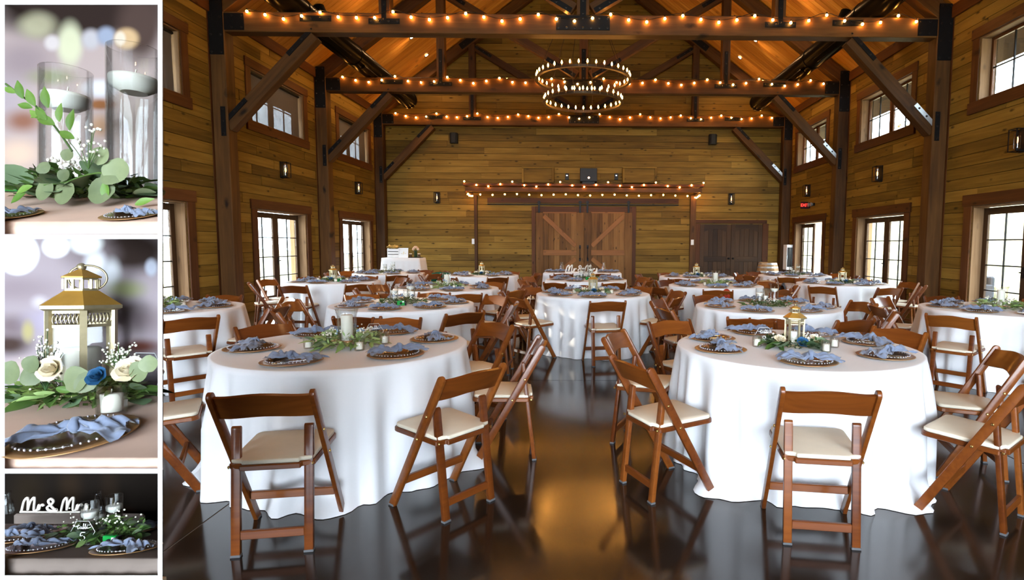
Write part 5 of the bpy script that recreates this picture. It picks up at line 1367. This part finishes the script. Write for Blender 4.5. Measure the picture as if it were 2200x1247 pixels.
class Deck:
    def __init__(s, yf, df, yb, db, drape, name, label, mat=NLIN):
        s.o = fr(175, yf, df); s.n = (fr(300, yf, df) - s.o).cross(fr(175, yb, db) - s.o).normalized()
        if s.n.z < 0: s.n = -s.n
        P = []
        for i in range(25):
            x = 7 + 335 * i / 24; wv = 2.2 * math.sin(i * 1.9) + 1.3 * math.sin(i * .8)
            row = [fr(x, drape, df - .002 + .004 * math.sin(i * 1.7)), fr(x, (yf*.4 + drape*.6), df - .004 + .003 * math.sin(i * 1.7)), fr(x, yf + 2, df - .003), fr(x, yf - 1, df + .006)]
            for j in range(1, 7): row.append(fr(x, yf, df) .lerp(fr(x, yb, db), j / 6))
            P.append(row)
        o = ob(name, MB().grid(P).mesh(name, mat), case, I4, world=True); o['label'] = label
        q = [fr(8, yf + 2, df + .01), fr(341, yf + 2, df + .01), fr(341, yb + 2, db), fr(8, yb + 2, db)]; dn = Vector((0, 0, -.015))
        ob('shelf_board', slabq(q, [v + dn for v in q]).mesh('shelf_board', WHITEP), case, I4, world=True)
    def __call__(s, x, y):
        r = fr(x, y, 1) - Vector((0, 0, EYE)); o = Vector((0, 0, EYE)); t = (s.o - o).dot(s.n) / r.dot(s.n); return o + r * t
    def depth(s, x, y):
        p = s(x, y) - Vector((0, 0, EYE)); return (CAMR.transposed() @ p).z * -1
    def M(s, x, y, rz=0.0, k=1.0, flat=False):
        M = Matrix.Translation(s(x, y))
        if flat: M = M @ Vector((0, 0, 1)).rotation_difference(s.n).to_matrix().to_4x4()
        else: M = M @ Vector((0, 0, 1)).rotation_difference(CAMR @ Vector((0, 1, 0))).to_matrix().to_4x4()
        return M @ RZ(rz) @ SC(k)
def setting(dk, x, y, k, seed, where, rz=None, nap=True):
    rn = random.Random(seed)
    tag(ob('charger_plate', CHARGER, None, dk.M(x, y, 0, k, True)), 'gold-brown charger plate ' + where, 'plate', 'charger plates in the added display case')
    g = tag(ob('beaded_plate', None, None, dk.M(x, y, 0, k, True) @ T(0, 0, .004)), 'clear beaded plate ' + where, 'plate', 'clear beaded plates in the added display case'); ob('dish', PLATE, g); ob('beaded_rim', BEADS, g)
    if nap: tag(ob('napkin', NAPS[seed % len(NAPS)], None, dk.M(x, y, rn.uniform(-.4, .4) if rz is None else rz, k * .8, True) @ T(0, 0, .006)), 'knotted dusty blue napkin ' + where, 'napkin', 'dusty blue napkins in the added display case')
def fglass(dk, px, yb, yt, rpx, ycand, label, k=1):
    d = dk.depth(px, yb); s = d / FPX; h = (yb - yt) * s; wl = h - (ycand - yt) * s - .008*k
    t = tag(ob('cylinder_glass', None, None, dk.M(px, yb)), label, 'candle glass', 'cylinder glasses with floating candles'); r = rpx * s
    ob('glass', gcyl(r, h, .003*k).mesh('glass', CLEAR), t); ob('water', MB().lathe([(r - .004*k, .009*k), (r - .004*k, wl)], 24).mesh('water', WATER), t)
    c = ob('floating_candle', MB().lathe([(r*.5, wl - .034*k), (r*.88, wl - .018*k), (r*.93, wl), (r*.91, wl + .008*k), (r*.5, wl + .008*k)], 24).mesh('floating_candle', FROST), t)
    ob('wick', MB().cyl((0, 0, wl + .006*k), (.006*k, 0, wl + .032*k), .0018*k, n=5).mesh('wick', WICK), c)
BIGD = leafmesh('leaf', leafmat('nandina_leaf', (.06, .14, .015), (.16, .28, .05)), .06, .015, .3, .1); BIGR = leafmesh('leaf', leafmat('silver_dollar_leaf', (.10, .13, .06), (.22, .26, .13)), .062, .036, .12, .1, 0)
def branch(pts, d, leaves, label, r=.0025):
    P = [fr(x, y, d) for x, y in pts]; t = thing('leaf_branch', label, 'branch', P[-1])
    ob('stem', MB().tube(spline(P, 4), r, 5).mesh('stem', DKL), t, I4, world=True)
    cx = CAMR @ Vector((1, 0, 0)); cy = CAMR @ Vector((0, 1, 0)); cz = CAMR @ Vector((0, 0, 1))
    for x, y, a, k, big in leaves:
        ca, sa = math.cos(R_(a)), math.sin(R_(a)); X = cx*ca + cy*sa; Z = (cz + cy*.25).normalized(); Z = (Z - X*Z.dot(X)).normalized(); Y = Z.cross(X)
        M = Matrix((X, Y, Z)).transposed().to_4x4(); M.translation = fr(x, y, d - .004)
        ob('leaf', BIGR if big else BIGD, t, M @ SC(k), world=True)
# upper niche: two tall glasses with floating candles
d1 = Deck(476, 1.272, 402, 1.72, 503, 'niche_cloth', 'cloth with warm light painted into its colour on the upper shelf')
fglass(d1, 142, 416, 152, 45, 205, 'shorter cylinder glass with floating candle in the upper niche of the case')
fglass(d1, 288, 420, 107, 48, 168, 'taller cylinder glass with floating candle in the upper niche of the case')
greenery(0, 0, 0, 'eucalyptus and ruscus garland around glasses in the upper niche', 900, 70, ('round', 'dark', 'euc2', 'round'), rad=.17, inner=.02, fine=420, breath=40, tall=.07, M=d1.M(168, 430), squash=.5, sc=1.15)
branch([(155, 325), (120, 275), (85, 235), (45, 205), (12, 180)], 1.40, [(34, 200, 155, .62, 0), (50, 212, 112, .85, 0), (76, 228, 120, .85, 0), (104, 232, 105, .95, 0), (88, 247, 190, .5, 0), (70, 232, 165, .7, 0), (100, 258, 130, .8, 0), (118, 268, 155, .95, 0), (128, 262, 90, .8, 0), (150, 280, 85, .9, 0), (160, 298, 155, .8, 0), (85, 255, 140, .6, 0)], 'slender green leaf branch arching left in the upper niche of the case')
branch([(245, 380), (215, 372), (180, 378), (140, 392), (95, 398)], 1.42, [(245, 392, 80, 1.0, 1), (262, 385, 150, .9, 1), (205, 352, 60, .75, 1), (160, 405, 200, .95, 1), (190, 415, 10, 1.0, 1), (115, 405, 190, .8, 1), (130, 388, 60, .5, 1), (100, 372, 120, .5, 1), (230, 430, 100, .9, 0), (70, 400, 200, .8, 0), (55, 415, 210, .8, 0), (290, 440, 20, .8, 0), (140, 345, 70, .5, 1)], 'silver dollar eucalyptus branch lying before the glasses in the upper niche')
def breath_sprig(c, d, n, sx, sy, seed, label, sz=.0042):
    rn = random.Random(seed); t = thing('baby_breath_sprig', label, 'flowers', fr(c[0], c[1] + sy, d)); b = MB(); st = MB(); base = fr(c[0], c[1] + sy*1.3, d)
    for i in range(n):
        p = fr(c[0] + rn.gauss(0, sx*.45), c[1] + rn.gauss(0, sy*.45), d + rn.uniform(-.015, .015)); b.ball(p, sz*rn.uniform(.6, 1.1), 6, 4)
        if i % 3 == 0: st.tube([base, base.lerp(p, .6) + Vector((0, 0, .004)), p], .0008, 4)
    tag(ob('blossoms', b.mesh('blossoms', BREATH), t, I4, world=True), None, None, kind='stuff'); tag(ob('stems', st.mesh('stems', DKL), t, I4, world=True), None, None, kind='stuff')
breath_sprig((190, 305), 1.40, 34, 40, 45, 1, 'white baby breath sprig between the two candle glasses in the upper niche')
toy_camera(d1.M(22, 412, R_(-8), .95), 'green disposable camera at the left of the upper niche')
setting(d1, 22, 466, .36, 3, 'at the front left of the upper niche', rz=.3)
setting(d1, 283, 466, .36, 4, 'at the front right of the upper niche', rz=-.5)
# middle niche: lantern
d2 = Deck(984, 1.272, 842, 1.70, 1007, 'niche_cloth', 'cloth with warm light painted into its colour on the middle shelf')
lantern(d2.M(175, 850, R_(14), 1.33), 'large gold hexagonal lantern with ring handle in the middle niche', 'white pillar candle inside the large lantern of the middle niche')
greenery(0, 0, 0, 'thick ruscus and eucalyptus garland around lantern in the middle niche', 901, 60, ('dark', 'light', 'dark', 'round'), rad=.18, inner=.06, fine=700, breath=0, tall=.055, M=d2.M(165, 868), squash=.42, sc=.95, finecol=leafmat('ruscus_leaf', (.05, .10, .015), (.17, .25, .06)))
branch([(60, 815), (90, 808), (130, 820), (165, 815)], 1.46, [(12, 825, 75, .95, 1), (85, 822, 130, .9, 1), (140, 828, 30, 1.0, 1), (165, 812, 330, .8, 1), (282, 812, 40, .8, 1), (60, 800, 70, .7, 1), (322, 800, 100, .7, 1), (120, 835, 350, .7, 0)], 'round-leaved eucalyptus branch in front of the lantern in the middle niche')
CV = (CAMR @ Vector((0, 0, 1)))
def facing(x, y, d, k, up=.35): 
    z = (CV + Vector((0, 0, up))).normalized(); return Matrix.Translation(fr(x, y, d)) @ Vector((0, 0, 1)).rotation_difference(z).to_matrix().to_4x4() @ SC(k)
rose(facing(117, 795, 1.47, .85), 'large cream rose left of the lantern in the middle niche'); rose(facing(283, 800, 1.48, .95, .8), 'large cream rose right of the lantern in the middle niche'); rose(facing(213, 812, 1.46, .65, .6), 'dark blue rose at the foot of the lantern in the middle niche', True)
breath_sprig((98, 775), 1.49, 150, 34, 50, 2, 'dense baby breath sprig left of the lantern in the middle niche', .0036); breath_sprig((255, 765), 1.50, 110, 40, 26, 3, 'baby breath sprig right of the lantern in the middle niche', .0034)
votive(d2.M(240, 893, 0, 1.1), 'clear votive glass with white candle before the lantern of the middle niche')
setting(d2, 158, 944, .78, 5, 'in front of the lantern in the middle niche', rz=.35)
sign(d2.M(312, 850, R_(-8), 1.0), None, 'clear acrylic hexagon sign at the right of the middle niche')
# lower niche: small set table
d3 = Deck(1200, 1.272, 1126, 1.62, 1236, 'niche_cloth', 'cloth with dim light painted into its colour on the lower shelf', DIMLIN)
k3 = .41
for x, y, sd, wd, rz in ((82, 1181, 2, 'at the front left of the lower niche', .15), (272, 1183, 5, 'at the front right of the lower niche', -.2), (32, 1161, 1, 'at the left edge of the lower niche', .2), (72, 1147, 6, 'at the back left of the lower niche', -.1), (276, 1143, 4, 'at the back right of the lower niche', .3)): setting(d3, x, y, k3, sd, wd, rz)
fglass(d3, 193, 1163, 1081, 16, 1099, 'shorter cylinder glass with floating candle in the lower niche', .4)
fglass(d3, 245, 1152, 1066, 15.5, 1086, 'taller cylinder glass with floating candle in the lower niche', .4)
fglass(d3, 213, 1146, 1092, 9, 1108, 'small rear cylinder glass with floating candle in the lower niche', .4)
greenery(0, 0, 0, 'glossy dark leaf garland around the glasses in the lower niche', 902, 60, ('dark', 'dark', 'light', 'euc2'), rad=.118, inner=.02, fine=300, breath=60, tall=.035, M=d3.M(218, 1163), squash=.4, sc=.5)
sign(d3.M(178, 1172, 0, .47), '5', 'clear acrylic table number five sign in the lower niche')
toy_camera(d3.M(238, 1172, R_(-5), .43), 'green disposable camera at the centre of the lower niche')
b = Matrix.Translation(fr(172, 1099, 1.71)); zt = fr(172, 1099, 1.71)
t = tag(ob('head_table', None, None, Matrix.Translation(fr(172, 1140, 1.71))), 'small head table, cloth darkened with painted shade, at the back of the lower niche', 'table')
ob('tablecloth', pane4(30, 312, 1104, 1160, 1.69, 1.76).mesh('tablecloth', DIMLIN, bevel=.006), t, I4, world=True)
mrs(Matrix.Translation(fr(118, 1103, 1.71)) @ SC(.30), 'white cursive Mr & Mrs letters in the lower niche of the case')
for x, wd in ((18, 'left'), (213, 'right')): carafe(Matrix.Translation(fr(x, 1104, 1.73)) @ SC(.28), 'small glass carafe %s of the cursive letters in the lower niche' % wd)
